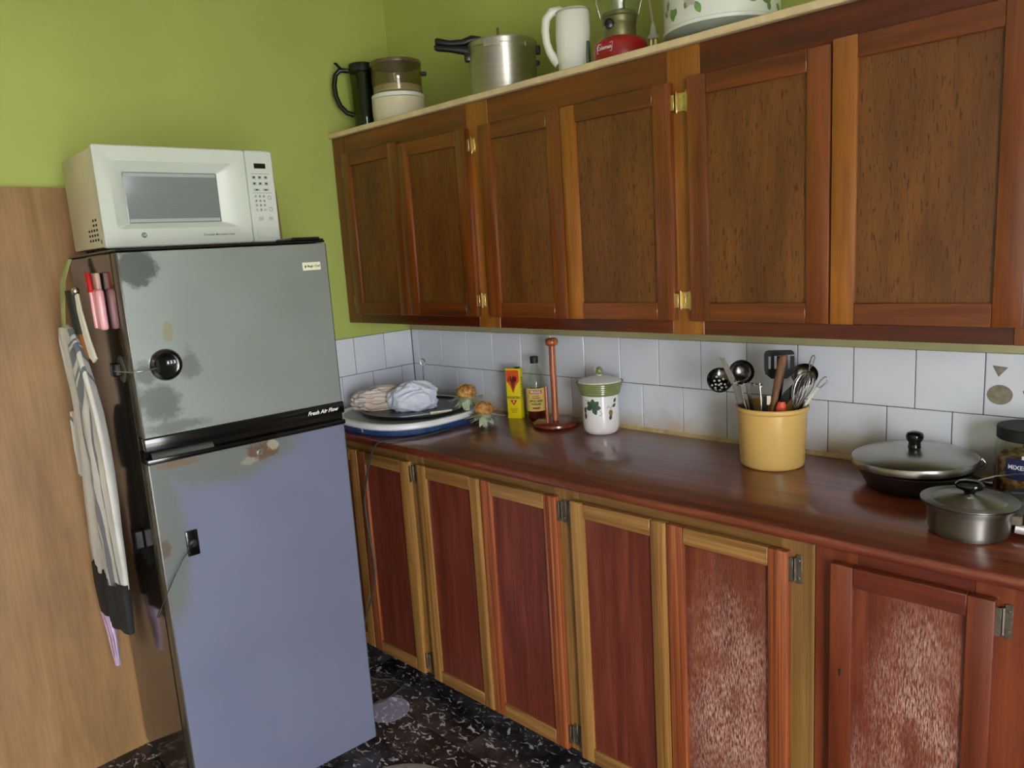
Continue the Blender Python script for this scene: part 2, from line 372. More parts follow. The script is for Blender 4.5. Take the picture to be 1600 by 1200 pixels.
def panel_door(cab, x0, x1, z0_, z1_, yf, th, sw, rt, rb, mp, msl, msr, mrt, mrb, bev=.0025, rec=.008, tilt=0.0, hinge=None, mh=None, hz=(), keyhole=False, hs=.066):
    """framed door: panel mesh with stiles, rails and hinges under it; yf front face (toward -y)"""
    yb = yf+th
    d = MB().box(x0+sw-.004, x1-sw+.004, yf+rec, yb-.002, z0_+rb-.004, z1_-rt+.004).build('door', mp, cab, world=True)
    WM[d.name] = WM[cab.name]
    for a, b, mm in ((x0, x0+sw, msl), (x1-sw, x1, msr)): MB().box(a, b, yf, yb, z0_, z1_, bev, 2).build('stile', mm, d, smooth=40, world=True)
    for a, b, mm in ((z0_, z0_+rb, mrb), (z1_-rt, z1_, mrt)): MB().box(x0+sw, x1-sw, yf+.0006, yb, a, b, bev*.6, 1).build('rail', mm, d, smooth=40, world=True)
    if hinge:
        s_ = 1 if hinge == 'R' else -1; xe = x1 if hinge == 'R' else x0
        for zc in hz:
            h = MB()
            hh = hs*.5
            h.tube([(xe+s_*.0105, yf+th-.005, zc-hh*.8), (xe+s_*.0105, yf+th-.005, zc+hh*.8)], .0036, 8)
            if hs < .06:
                for k in (-1, 1): h.lathe([(.0036, 0), (.0025, .002), (.0032, .005), (.001, .009)], 8, (xe+s_*.0105, yf+th-.005, zc+hh*.8)) if k > 0 else h.lathe([(.001, 0), (.0032, .004), (.0025, .007), (.0036, .009)], 8, (xe+s_*.0105, yf+th-.005, zc-hh*.8-.009))
            h.box(min(xe-s_*.001, xe+s_*.009), max(xe-s_*.001, xe+s_*.009), yf+th*.3, yf+th*.3+.002, zc-hh*.85, zc+hh*.85, .0006)
            h.box(min(xe+s_*.012, xe+s_*.025), max(xe+s_*.012, xe+s_*.025), yb-.0035, yb-.0005, zc-hh, zc+hh, .0008)
            for dz in (-.6, .6): h.box(xe+s_*.0185-.003, xe+s_*.0185+.003, yb-.005, yb-.003, zc+dz*hh-.003, zc+dz*hh+.003, .001)
            h.build('hinge', mh, d, smooth=40, world=True)
    if keyhole:
        k = MB(); k.prism([(x0+.022+.003*cos(2*pi*i/14), .607+.0045*sin(2*pi*i/14)) for i in range(14)], yf-.0006, yf+.003, 'y'); k.box(x0+.0205, x0+.0235, yf-.0006, yf+.003, .594, .604)
        k.build('keyhole', mat_dark, d, world=True)
    return d

# upper cabinet
uc = thing('wall_cabinet', 'long varnished brown wall cabinet with six framed doors', 'cabinet', (1.18, -.15, 1.2706))
UB, UT, UF = 1.2706, 1.985, -.31
b = MB(); b.box(.002, 2.36, -.29, -.001, UB+.012, UB+.028).box(.002, .02, -.29, -.001, UB+.02, UT-.002).box(2.342, 2.36, -.29, -.001, UB+.02, UT-.002).box(.02, 2.342, -.012, -.001, UB+.028, UT-.002)
b.build('carcass', m_urd, uc, world=True)
tb = MB().box(.002, 2.40, -.327, -.001, UT, 2.003, .002); tb.build('top_board', m_top, uc, world=True)
posts = [(.002, .092, m_us), (.765, .862, m_us2), (1.512, 1.604, m_us2), (2.282, 2.36, m_us)]
for a, c, mm in posts: MB().box(a, c, UF, -.29, UB, UT-.001, .0015).build('frame_stile', mm, uc, world=True)
for (a, c, mm), (a2, c2, m2) in zip(posts, posts[1:]):
    MB().box(c, a2, UF+.001, -.29, 1.893, UT-.001, .001).build('frame_rail', m_ur if a < 1.2 else m_urd, uc, world=True)
    MB().box(c, a2, UF+.001, -.29, UB, 1.322, .001).build('frame_rail', m_urd, uc, world=True)
    MB().box((c+a2)/2-.02, (c+a2)/2+.02, UF+.002, -.29, 1.322, 1.893).build('frame_mullion', m_urd, uc, world=True)
UD = [(.080, .4205, 1.918, m_us, m_us, 'L'), (.4235, .777, 1.908, m_us, m_us, 'R'), (.838, 1.168, 1.906, m_us, m_us, None), (1.171, 1.529, 1.904, m_us2, m_us, 'R'), (1.578, 1.9285, 1.908, m_us, m_us, 'L'), (1.932, 2.299, 1.915, m_us2, m_us, None)]
for x0, x1, zt, ml, mr_, hg in UD:
    panel_door(uc, x0, x1, 1.307, zt, -.331, .021, .052, .048, .048, m_up, ml, mr_, m_ur, m_ur, bev=.003, rec=.009, hinge=hg, mh=mat_brass, hz=(1.36, 1.855), hs=.044)

# base cabinets
BW = dict(rough=.42, coat=.1, bump=.3)
m_bs = wood('pine_stile', (112, 74, 32), (160, 114, 56), (190, 146, 84), 'z', 80, 1.2, streak=.45, blotch=.2, **BW)
m_br = wood('pine_rail', (110, 74, 34), (146, 104, 54), (174, 130, 76), 'x', 45, 1.2, streak=.4, blotch=.2, **BW)
m_bo = wood('orange_pine_stile', (86, 36, 16), (150, 78, 40), (196, 122, 74), 'z', 110, 1.2, streak=.45, blotch=.15, **BW)
m_bf = wood('pine_frame', (108, 76, 36), (136, 99, 50), (158, 120, 66), 'z', 50, 1.0, streak=.35, blotch=.25, **BW)
m_bfx = wood('pine_frame_rail', (98, 68, 32), (126, 91, 45), (146, 109, 58), 'x', 50, 1.0, streak=.35, blotch=.25, **BW)
BP = ((86, 36, 24), (108, 47, 32), (128, 64, 46))
m_bp = wood('red_brown_panel', *BP, 'z', 40, 2.5, rough=.42, coat=.1, streak=.3, bump=.1, blotch=.2)
m_bpw = wood('worn_red_brown_panel', (86, 36, 20), (110, 50, 29), (130, 68, 42), 'z', 40, 2.5, rough=.42, coat=.1, streak=.3, bump=.1, blotch=.2, wear=([((.80, -.28, .40), (.16, .3, .42))], .38, (214, 176, 160)))
m_bpw2 = wood('worn_red_panel', (86, 36, 20), (110, 50, 29), (130, 68, 42), 'z', 40, 2.5, rough=.42, coat=.1, streak=.3, bump=.1, blotch=.2, wear=([((-.20, -.28, .48), (.11, .3, .42)), ((-.31, -.28, .3), (.03, .3, .25))], .36, (214, 180, 166)))
m_rs = wood('red_stile', (84, 34, 15), (108, 47, 22), (128, 63, 33), 'z', 30, 1.5, streak=.2, rough=.35, coat=.25, bump=.05, blotch=.3)
m_rr = wood('red_rail', (70, 26, 15), (92, 36, 20), (110, 48, 27), 'x', 30, 1.5, streak=.2, rough=.35, coat=.25, bump=.05, blotch=.3)
FY, DF = -.541, -.562
def base_cab(name, label, x0, x1, stiles, mst, mrl, doors):
    c = thing(name, label, 'cabinet', ((x0+x1)/2, -.27, 0))
    b = MB().box(x0, x0+.018, -.52, -.003, .06, .874).box(x1-.018, x1, -.52, -.003, .06, .874).box(x0+.018, x1-.018, -.52, -.003, .06, .078).box(x0+.018, x1-.018, -.015, -.003, .078, .874)
    b.build('carcass', m_bfx, c, world=True)
    MB().box(x0, x1, -.49, -.475, 0, .062).build('toe_kick', mat_dark, c, world=True)
    for a, e in stiles: MB().box(a, e, FY, -.52, .062, .8745, .001).build('frame_stile', mst, c, world=True)
    for (a, e), (a2, e2) in zip(stiles, stiles[1:]):
        MB().box(e, a2, FY+.001, -.52, .825, .8745, .001).build('frame_rail', mrl, c, world=True)
        MB().box(e, a2, FY+.001, -.52, .062, .095, .001).build('frame_rail', mrl, c, world=True)
    for d in doors:
        x0_, x1_, mp, ml, mr_, mt_, hg, kw = d
        panel_door(c, x0_, x1_, .066, .841, DF, .021, .045, .043, .045, mp, ml, mr_, mt_, mt_, bev=.003, rec=.009, hinge=hg, mh=mat_iron, hz=(.115, .80), **kw)
    return c
base_cab('base_cabinet', 'light pine base cabinet with six red-brown panelled doors under the counter', .003, 1.988,
    [(.003, .04), (.600, .690), (1.262, 1.345), (1.915, 1.988)], m_bf, m_bfx,
    [(.024, .331, m_bp, m_bs, m_bs, m_br, None, {}), (.334, .626, m_bp, m_bo, m_bs, m_br, 'R', {}), (.674, .9735, m_bp, m_bs, m_bs, m_br, None, {}), (.9765, 1.278, m_bp, m_bo, m_bo, m_br, 'R', {}),
     (1.330, 1.631, m_bp, m_bs, m_bs, m_br, 'L', {}), (1.634, 1.937, m_bpw, m_bo, m_bo, m_br, 'R', {})])
base_cab('base_cabinet', 'dark red-brown base cabinet with a worn door at the right end of the counter', 1.99, 2.80,
    [(1.99, 2.075), (2.285, 2.44), (2.76, 2.80)], m_rs, m_rr,
    [(2.028, 2.322, m_bpw2, m_rs, m_rs, m_rr, 'R', dict(keyhole=True)), (2.42, 2.78, m_bpw2, m_rs, m_rs, m_rr, None, {})])

# countertop
t = NT('varnished_counter_wood'); co = t.coord((2.2, 30, 30)); n = t.noise(co, 1.0, 5, .6, .5)
col = t.ramp(n, [(.28, s2l((78, 31, 18))), (.5, s2l((112, 50, 31))), (.72, s2l((142, 74, 48)))])
n2 = t.noise(t.coord((6, 160, 160)), 1.0, 3, .6); col = t.mix(.4, col, t.ramp(n2, [(.35, .35), (.6, 1.0)]), 'MULTIPLY')
n3 = t.noise(t.coord((3, 24, 24)), 1.0, 4, .6)
t.color(col); t.set(t.ramp(n3, [(.3, .29), (.75, .34)]), 0, .75, .12, spec=.5)
MBc = MB(); prof = [(-.0005, .8755), (-.570, .8755), (-.5765, .879), (-.579, .886), (-.579, .892), (-.576, .898), (-.570, .9), (-.0005, .9)]
MBc.prism(prof, .001, 2.84, 'x')
struct(MB().box(.0, 2.36, -.004, WF, ZT, ZT+.024, .002).build('trim_1', plain('olive_cream_trim', (166, 162, 118), .5, var=.1)))
tag(MBc.build('countertop', t.m, smooth=50), 'long glossy red-brown wooden countertop over the base cabinets', 'countertop')

# ------------------------------------------------------------------ refrigerator
FA = -.09704
S_ = Vector((-sin(FA), cos(FA), 0)); FO = Vector((.721, -.845, 0)) - S_*.2735
fr = thing('refrigerator', 'stained grey two-door refrigerator with black trim beside the counter', 'refrigerator', FO, FA)
HW = .2735
def fridge_door_mat(name, spots, metal=.6, base=(140, 146, 152), second=None):
    t = NT(name); n = t.noise(t.coord(), 3, 3); c = t.ramp(n, [(.3, s2l(base)), (.7, s2l(tuple(min(255, x+6) for x in base)))])
    if second:
        f = None
        for cc, rr in second['at']:
            q = t.blob(cc, rr, .16, .16, 7); f = q if f is None else t.math('MAXIMUM', f, q)
        c = t.mix(f, c, s2l(second['col']))
    for cc, rr, colr, am, so, nz, ns in spots: c = t.mix(t.math('MULTIPLY', t.blob(cc, rr, so, nz, ns), am), c, s2l(colr))
    t.color(c); t.set(t.ramp(t.noise(t.coord(), 6, 4), [(.3, .30), (.7, .37)]), metal, spec=.5); return t.m
DG = (78, 84, 80)
m_fz = fridge_door_mat('freezer_door_paint', [
    ((0, -.235, 1.53), (.1, .055, .06), DG, .85, .14, .45, 16), ((0, -.245, 1.275), (.1, .03, .035), DG, .6, .2, .5, 20), ((0, -.225, 1.20), (.1, .06, .06), (92, 98, 96), .7, .2, .5, 14),
    ((0, -.14, 1.28), (.1, .03, .045), DG, .45, .25, .6, 40), ((0, -.182, 1.372), (.1, .016, .030), (152, 148, 120), .8, .08, .35, 50), ((0, -.20, 1.13), (.1, .1, .02), DG, .5, .3, .5, 20)], .55, (150, 160, 156))
m_fd = fridge_door_mat('lower_door_paint', [
    ((0, .018, 1.018), (.1, .052, .028), (108, 82, 62), .9, .10, .5, 40), ((0, .05, 1.03), (.1, .02, .018), (176, 170, 150), .8, .1, .5, 60), ((0, -.02, 1.0), (.1, .03, .012), (170, 166, 150), .5, .1, .6, 60),
    ((0, -.2, 1.035), (.1, .07, .012), (120, 100, 78), .8, .15, .5, 50), ((0, -.262, .82), (.1, .016, .03), (96, 76, 56), .7, .15, .6, 60)], .3, (116, 122, 146),
    dict(at=[((0, -.27, .85), (.1, .085, .32)), ((0, -.08, 1.06), (.1, .25, .13))], col=(112, 118, 116)))
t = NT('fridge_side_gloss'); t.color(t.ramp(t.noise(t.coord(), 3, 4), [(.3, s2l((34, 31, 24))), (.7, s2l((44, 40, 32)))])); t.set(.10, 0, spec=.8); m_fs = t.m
m_edge = plain('fridge_door_edge', (66, 66, 56), .3, var=.3, scale=20)
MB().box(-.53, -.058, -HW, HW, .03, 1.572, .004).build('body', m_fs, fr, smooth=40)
MB().box(-.53, -.004, -HW+.001, HW-.001, 1.5725, 1.579, .002).build('top_cap', mat_black, fr)
MB().box(-.059, -.052, -HW+.008, HW-.008, .05, 1.565).build('gasket', mat_dark, fr)
for nm, za, zb, mm in (('freezer_door', 1.113, 1.5705, m_fz), ('main_door', .022, 1.046, m_fd)):
    d = MB().box(-.0012, 0, -HW+.004, HW-.004, za+.001, zb-.001, .0005).build(nm, mm, fr)
    MB().box(-.052, -.0013, -HW, HW, za, zb, .003, 2).build('door_edge', m_edge, d, smooth=40)
tr = MB().box(-.052, .006, -HW-.001, HW+.001, 1.0795, 1.113, .003, 2).build('freezer_handle_trim', mat_blackg, fr, smooth=40)
tr2 = MB(); tr2.box(-.052, -.012, -HW-.001, HW+.001, 1.0465, 1.0775); tr2.box(-.012, .006, -HW-.001, HW+.001, 1.0465, 1.060, .003, 2)
tr2 = tr2.build('door_handle_trim', mat_blackg, fr, smooth=40)
sc = MB(); sc.loft([[(-.012+.017*cos(a), y, 1.060+.014*sin(a)) for a in [pi*.5*k/8 for k in range(9)]] for y in (-HW+.012, -HW+.05, -HW+.13, -HW+.165)], False, False, closed=False)
m_scoop = plain('grey_gloss_plastic', (70, 76, 72), .10, var=.05)  # grey on the grip stands in for the reflection in the black scoop
sc.build('handle_grip', m_scoop, tr2, smooth=60)
x = MB(); text_flat(x, 'Fresh Air Flow', .0155, HW-.068, 1.0955, .0066, shear=.35, bold=.0004); x.build('lettering', mat_inkw, tr)
bd = MB().box(.0002, .002, HW-.079, HW-.025, 1.4975, 1.5195, .0006).build('name_badge', plain('badge_cream', (226, 228, 196), .4, var=.02), fr)
x = MB(); text_flat(x, 'Magic Chef', .0085, HW-.047, 1.5085, .0024, bold=.0002); x.prism([(HW-.071+.0022*cos(k), 1.508+.004*sin(k)) for k in [i*pi/5 for i in range(10)]], .0021, .0024, 'x'); x.build('lettering', mat_ink, bd)
lk = MB(); lk.lathe([(.0105, 0), (.0105, .003), (.007, .0035), (.0065, .002), (0, .002)], 20); lk.box(-.001, .001, -.005, .005, .002, .0028)
lk.xf(Matrix.Translation((.0002, .012, 1.016)) @ Matrix.Rotation(R_(90), 4, 'Y')).build('key_lock', mat_steel, fr, smooth=40)
hc = MB().box(-.12, -.01, HW-.096, HW-.012, 1.579, 1.589, .003).box(-.12, -.01, HW-.012, HW-.001, 1.579, 1.584, .002); hc.build('hinge_cover', mat_black, fr)
for sx_, sy_ in ((-.5, -.24), (-.5, .24), (-.08, -.24), (-.08, .24)): MB().lathe([(.018, 0), (.018, .02), (.01, .031)], 14, (sx_, sy_, 0)).build('foot', mat_blackm, fr)
MB().box(-.06, -.03, -HW+.01, HW-.01, .004, .030).build('kick_plate', mat_dark, fr)

def fl(px, py, pz): return Matrix.Translation(FO) @ Matrix.Rotation(FA, 4, 'Z') @ Vector((px, py, pz))
def fridge_thing(name, label, cat, p, group=None): return thing(name, label, cat, fl(*p), FA, group)
# cable lock on the freezer
cl = fridge_thing('cable_lock', 'round black combination lock on the freezer door with its cable to the side', 'lock', (.001, -.1975, 1.29))
q = MB().lathe([(.0385, 0), (.0385, .004), (.037, .0075), (.030, .010), (.026, .0085), (0, .0085)], 40).xf(Matrix.Rotation(R_(90), 4, 'Y'))
dl = q.build('dial', mat_blackg, cl, smooth=35)
MB().lathe([(.0398, 0), (.0398, .0012), (.0385, .0016)], 40, cap1=False).xf(Matrix.Rotation(R_(90), 4, 'Y')).build('rim', m_scoop, cl)
MB().box(.0086, .012, -.026, -.017, -.016, .016, .002).build('latch', mat_black, cl)
w_ = MB().box(.0086, .0105, -.002, .024, -.002, .013, .001).build('number_window', mat_blackm, cl)
x = MB(); text_flat(x, '6 5 3', .010, .011, .0055, .0109, bold=.0003); x.build('digits', mat_inkw, w_)
LP = Vector((.001, -.1975, 1.29))
cab_ = [(.0105, -.018, -.004), (.011, -.036, -.005), (.014, -.065, -.006), (.006, -.085, -.006), (-.03, -.097, -.006), (-.09, -.099, -.008)]
MB().tube(cab_, .0014, 8).build('cable', mat_steel, cl, smooth=60)
an = MB().lathe([(.034, 0), (.034, .003), (.030, .005), (0, .005)], 28).xf(Matrix.Translation((-.10, -HW+.1975-.0005, -.008)) @ Matrix.Rotation(R_(90), 4, 'X')); an.build('anchor_disc', m_edge, cl, smooth=40)
MB().box(-.118, -.088, -HW+.1975-.026, -HW+.1975-.005, -.024, .010, .003).build('anchor_clamp', mat_blackg, cl)
# cable lock on the main door, hanging open
c2 = fridge_thing('cable_lock', 'square black lock pad on the lower door with its thin cable hanging loose', 'lock', (.001, -.1955, .82))
MB().box(0, .006, -.0155, .0155, -.034, .034, .0025, 2).build('pad', mat_blackg, c2, smooth=40)
MB().lathe([(.011, .006), (.010, .010), (.006, .012), (0, .012)], 18).xf(Matrix.Rotation(R_(90), 4, 'Y')).build('boss', mat_blackm, c2, smooth=40)
cb = [(.012, 0, .002), (.020, -.012, -.006), (.024, -.035, -.028), (.024, -.06, -.065), (.022, -.083, -.105), (.02, -.103, -.142)]
MB().tube(cb, .0014, 8).build('cable', mat_black, c2, smooth=60)
MB().tube([(.02, -.102, -.140), (.019, -.112, -.160)], [.003, .0035], 8).build('cable_end', mat_black, c2, smooth=60)
MB().box(-.19, -.15, -HW+.1955-.022, -HW+.1955-.0005, -.03, .02, .003).build('side_catch', mat_black, c2)

# things hanging on the side of the refrigerator (side face at local y = -HW)
kn = fridge_thing('kitchen_knife', 'red handled knife in a pink plastic sheath on the refrigerator side', 'knife', (-.20, -HW, 1.38))
t = NT('pink_plastic'); t.color(t.ramp(t.noise(t.coord((60, 60, 8)), 1.0, 3), [(.35, s2l((206, 128, 140))), (.65, s2l((232, 172, 176)))])); t.set(.25, 0); m_pink = t.m
k = MB().box(-.040, .045, -.022, -.002, 0, .105, .008, 3); k.build('sheath', m_pink, kn, smooth=50)
MB().tube([(.004, -.0235, .006), (-.002, -.0235, .10)], .005, 8).build('sheath_rib', m_pink, kn, smooth=60)
MB().box(-.036, .030, -.015, -.003, .10, .146, .003, 2).build('sheath_back', plain('pale_pink_plastic', (190, 150, 140), .4), kn, smooth=50)
MB().loft([sup(.012, .007, 14, 2.5, z, dx, -.0225) for z, dx in ((.098, -.006), (.12, -.010), (.143, -.016), (.148, -.018))]).build('handle', plain('red_plastic', (176, 28, 24), .3), kn, smooth=50)

t = NT('striped_cotton'); xyz = t.sep()
w = t.noise(t.coord((14, 14, 5)), 1.0, 3); base = t.ramp(w, [(.3, s2l((186, 186, 178))), (.7, s2l((214, 213, 204)))])
st = None
for c0, hw_ in ((.075, .010), (.098, .003), (.118, .012), (.16, .004), (-.12, .004), (.055, .003)):
    f = t.math('LESS_THAN', t.math('ABSOLUTE', t.math('SUBTRACT', xyz[0], c0)), hw_); st = f if st is None else t.math('MAXIMUM', st, f)
t.color(t.mix(t.math('MULTIPLY', st, .85), base, s2l((62, 72, 92)))); t.set(.85, sheen=.2); m_apr = t.m
ap = fridge_thing('apron', 'grey and white striped apron hanging folded on the refrigerator side', 'apron', (-.36, -HW-.06, .45))
def cloth_loft(mb, rows, n=44, seed=0):
    rings = []
    for z, cx_, hw_, th, cy in rows:
        ring = []
        for k in range(n):
            a = 2*pi*k/n; xx = cos(a); yy = sin(a)
            fold = .0055*sin(xx*8+seed+z*4)+.003*sin(xx*19+z*7+seed)
            ring.append((cx_+hw_*xx, cy+th*math.copysign(abs(yy)**.7, yy)+fold*(1 if th > .006 else .4), z))
        rings.append(ring)
    mb.loft(rings)
a_ = MB(); cloth_loft(a_, [(.225, .005, .172, .017, 0), (.30, .012, .178, .018, 0), (.40, .03, .172, .018, 0), (.48, .055, .165, .019, 0), (.56, .075, .155, .018, 0), (.64, .09, .148, .017, 0), (.72, .09, .135, .016, 0), (.80, .065, .12, .014, 0), (.88, .035, .095, .012, 0), (.935, .0, .07, .010, 0)]); a_.build('cloth', m_apr, ap, smooth=60)
a_ = MB(); cloth_loft(a_, [(.50, -.10, .04, .012, .004), (.58, -.10, .055, .012, .006), (.655, -.085, .06, .012, .006), (.69, -.07, .05, .010, .004)], seed=2); a_.build('fold', m_apr, ap, smooth=60)
a_ = MB(); cloth_loft(a_, [(.09, -.005, .165, .020, 0), (.17, .0, .172, .022, 0), (.240, .008, .177, .020, 0)], seed=1); a_.build('dark_band', plain('charcoal_cloth', (34, 34, 34), .9, var=.15, scale=60), ap, smooth=60)
a_ = MB(); cloth_loft(a_, [(-.10, -.085, .006, .003, 0), (-.06, -.09, .03, .005, 0), (0, -.10, .045, .006, 0), (.06, -.115, .045, .008, 0), (.10, -.12, .04, .008, 0)], seed=3); a_.build('apron_tie', plain('lilac_cloth', (196, 172, 204), .85, var=.15, scale=30), ap, smooth=60)
a_ = MB(); a_.tube([(-.06, .0, .72), (-.09, 0, .80), (-.105, -.002, .89), (-.10, 0, .925), (-.04, .006, .935), (.0, .004, .90)], .008, 8); a_.build('waist_strap', m_apr, ap, smooth=60)
m_rib = plain('pale_green_ribbon', (168, 178, 120), .7, var=.12, scale=30)
rb = MB(); rr = []
for z, x_, hw_, y_ in ((.90, -.03, .012, .0), (.95, -.05, .018, .005), (1.0, -.065, .030, .012), (1.06, -.065, .04, .02), (1.10, -.05, .028, .034), (1.118, -.02, .018, .04)):
    rr.append([(x_-hw_, y_-.003, z), (x_, y_-.010, z), (x_+hw_, y_-.003, z), (x_, y_-.004, z)])
rb.loft(rr); rb.build('neck_loop', m_rib, ap, smooth=60)
sb = fridge_thing('string_bundle', 'bundle of white strings hanging beside the pink sheath on the refrigerator', 'string', (-.2, -HW, 1.30))
sm = plain('white_string', (206, 204, 184), .8, var=.1)
for k in range(5):
    e = k/4-.5; MB().tube([(-.06+e*.02, -.045, .175), (-.045+e*.03, -.047, .13), (-.015+e*.045, -.046, .06), (.012+e*.06, -.044, .0+abs(e)*.02)], .0038, 6).build('strand', sm, sb, smooth=60)
MB().lathe([(.0, -.012), (.009, -.006), (.010, .004), (.005, .010), (0, .012)], 12, (-.058, -.048, .183)).build('clip', mat_steel, sb, smooth=60)
br = fridge_thing('scrub_brush', 'dark brush with an orange wooden end hanging above the striped apron', 'brush', (-.27, -HW, 1.31))
MB().loft([sup(.03, .013, 16, 2.5, z, dx, -.045) for z, dx in ((.06, -.02), (.075, -.028), (.12, -.045), (.165, -.06), (.175, -.06))]).build('brush_head', plain('dark_green_plastic', (38, 44, 34), .6, var=.2), br, smooth=50)
MB().loft([sup(.02, .010, 14, 2.5, z, dx, -.045) for z, dx in ((-.005, .012), (.01, .006), (.04, -.006), (.062, -.016))]).build('wooden_end', plain('orange_wood', (150, 92, 44), .5, var=.15), br, smooth=50)

# ------------------------------------------------------------------ microwave on the refrigerator
MW, MH, MD = .47, .2545, .33
SM = Vector((.547, -1.127, 1.579)); MA = -.0647
mw = thing('microwave_oven', 'white countertop microwave oven standing on top of the refrigerator', 'microwave', SM, MA)
t = NT('white_microwave_shell'); t.color(t.ramp(t.noise(t.coord(), 4, 3), [(.3, s2l((196, 206, 194))), (.7, s2l((206, 214, 204)))])); t.set(.35); m_mw = t.m
m_mws = plain('ivory_microwave_case', (206, 198, 168), .45, var=.05)
zb = .006
MB().box(-MD, -.022, -MW/2+.004, MW/2-.004, zb+.004, zb+MH-.003, .004, 2).build('case', m_mws, mw, smooth=40)
yd = -MW/2+.387                                    # door / control split
# door: frame ring with sloping reveal down to the window
dr = MB(); a0, a1, b0, b1 = -MW/2, yd-.0008, zb, zb+MH
def rect(y0_, y1_, z0_, z1_, x, r=.004):
    p = []
    for cy_, cz_, s0 in ((y1_-r, z1_-r, 0), (y0_+r, z1_-r, 90), (y0_+r, z0_+r, 180), (y1_-r, z0_+r, 270)):
        for k in range(4): a = R_(s0+30*k); p.append((x, cy_+r*cos(a), cz_+r*sin(a)))
    return p
ro = (a0+.032, a0+.354, zb+.046, zb+.216); ri = (a0+.066, a0+.309, zb+.061, zb+.191)
dr.loft([rect(a0, a1, b0, b1, -.0215, .006), rect(a0, a1, b0, b1, -.004, .006), rect(a0+.004, a1-.001, b0+.003, b1-.003, 0, .006), rect(*ro, 0, .012), rect(*ri, -.0195, .003)], True, False)
door = dr.build('door', m_mw, mw, smooth=28)
t = NT('microwave_window_mesh'); vo = t.n.new('ShaderNodeTexVoronoi'); vo.inputs['Scale'].default_value = 420; vo.inputs['Randomness'].default_value = 0; t.l(t.coord(), vo.inputs['Vector'])
t.color(t.ramp(vo.outputs['Distance'], [(.25, s2l((96, 104, 104))), (.45, s2l((132, 140, 138)))])); t.set(.25); 
wn = MB().loft([rect(*ri, -.0198, .003), rect(ri[0]+.002, ri[1]-.002, ri[2]+.002, ri[3]-.002, -.0188, .003)], True, True).build('window_glass', t.m, door, smooth=30)
m_wb = plain('window_border_grey', (160, 168, 166), .4)
for zz in (ri[2]+.003, ri[3]-.011): MB().box(-.0187, -.0183, ri[0]+.004, ri[1]-.004, zz, zz+.008).build('window_border', m_wb, wn)
lg = MB(); lg.prism([(a0+.094+.0068*cos(i*pi/12), zb+.030+.0068*sin(i*pi/12)) for i in range(24)], .0003, .0009, 'x'); lgo = lg.build('emblem', plain('emblem_green', (72, 110, 104), .4), door)
x = MB(); text_flat(x, 'GE', .0085, a0+.094, zb+.030, .0011, shear=.2); x.build('lettering', mat_inkw, lgo)
x = MB(); text_flat(x, 'Turntable Microwave Oven', .0078, a0+.290, zb+.026, .0004, shear=.15, bold=.0001); x.build('lettering', mat_ink, door)
cp = MB(); c0, c1 = yd+.0008, MW/2
cp.loft([rect(c0, c1, b0, b1, -.021, .006), rect(c0, c1, b0, b1, -.004, .006), rect(c0+.001, c1-.004, b0+.003, b1-.003, 0, .006)]); ctl = cp.build('control_panel', m_mw, mw, smooth=28)
cw = c1-c0; 
MB().box(.0001, .001, c0+.024, c0+.058, zb+.205, zb+.219, .0003).build('display', mat_blackg, ctl)
m_key = plain('pale_grey_key', (176, 184, 180), .5, var=.04); kp = []
def key(y, z, w, h, txt=None, ring=False):
    if ring:
        kk = MB(); kk.tube([(.0006, y+w/2*cos(i*pi/10), z+w/2*sin(i*pi/10)) for i in range(20)], .0005, 6, closed=True); o = kk.build('button', mat_ink, ctl)
    else: o = MB().box(.0001, .0007, y-w/2, y+w/2, z-h/2, z+h/2, .0003).build('button', m_key, ctl)
    if txt: x = MB(); text_flat(x, txt, h*.95, y, z, .0010, bold=.0002); x.build('digit', mat_ink, o)
gy = [c0+.020, c0+.037, c0+.055]
for r, zz in enumerate((.180, .163)):
    for k in range(3): 
        key(gy[k], zb+zz, .0125, .0095)
        MB().box(.0008, .0012, gy[k]-.003, gy[k]+.003, zb+zz-.002, zb+zz+.003, .0003).build('key_symbol', mat_ink, ctl)
for yy in (c0+.025, c0+.052): key(yy, zb+.146, .020, .008); MB().box(.0008, .0012, yy-.004, yy+.004, zb+.1445, zb+.148, .0003).build('key_symbol', mat_ink, ctl)
gx = [c0+.0195, c0+.0315, c0+.0435]
for k in range(9): key(gx[k % 3], zb+.128-.0125*(k//3), .0075, .0075, str(k+1))
key(gx[0], zb+.0905, .0075, .0075); key(gx[1], zb+.0905, .0075, .0075, '0'); key(gx[2], zb+.0905, .009, .006)
key(c0+.060, zb+.124, .010, .01, ring=True); key(c0+.060, zb+.092, .010, .01, ring=True); key(c0+.058, zb+.066, .012, .010); key(c0+.028, zb+.066, .014, .010)
for z_ in (.190, .137): MB().box(.0001, .0004, c0+.012, c0+.068, zb+z_, zb+z_+.0008).build('printed_line', mat_ink, ctl)
MB().box(.0001, .0016, c0+.012, c0+.074, zb+.012, zb+.038, .0008).build('door_button', m_mw, ctl, smooth=30)
vh = MB()
for r in range(5):
    for k in range(4):
        if r < 2 and k < 2: continue
        xx = -.150+k*.025; zz = zb+.075-r*.0125
        vh.box(xx-.0065, xx+.0065, -MW/2+.0034, -MW/2+.006, zz-.003, zz+.003)
vh.build('vent_holes', mat_dark, mw)
MB().box(-.052, -.047, -MW/2+.0034, -MW/2+.006, zb+.014, zb+.024).build('side_slot', mat_dark, mw)
for sx_, sy_ in ((-.30, -.20), (-.30, .20), (-.05, -.20), (-.05, .20)): MB().lathe([(.010, 0), (.011, .011)], 12, (sx_, sy_, 0)).build('foot', mat_blackm, mw)

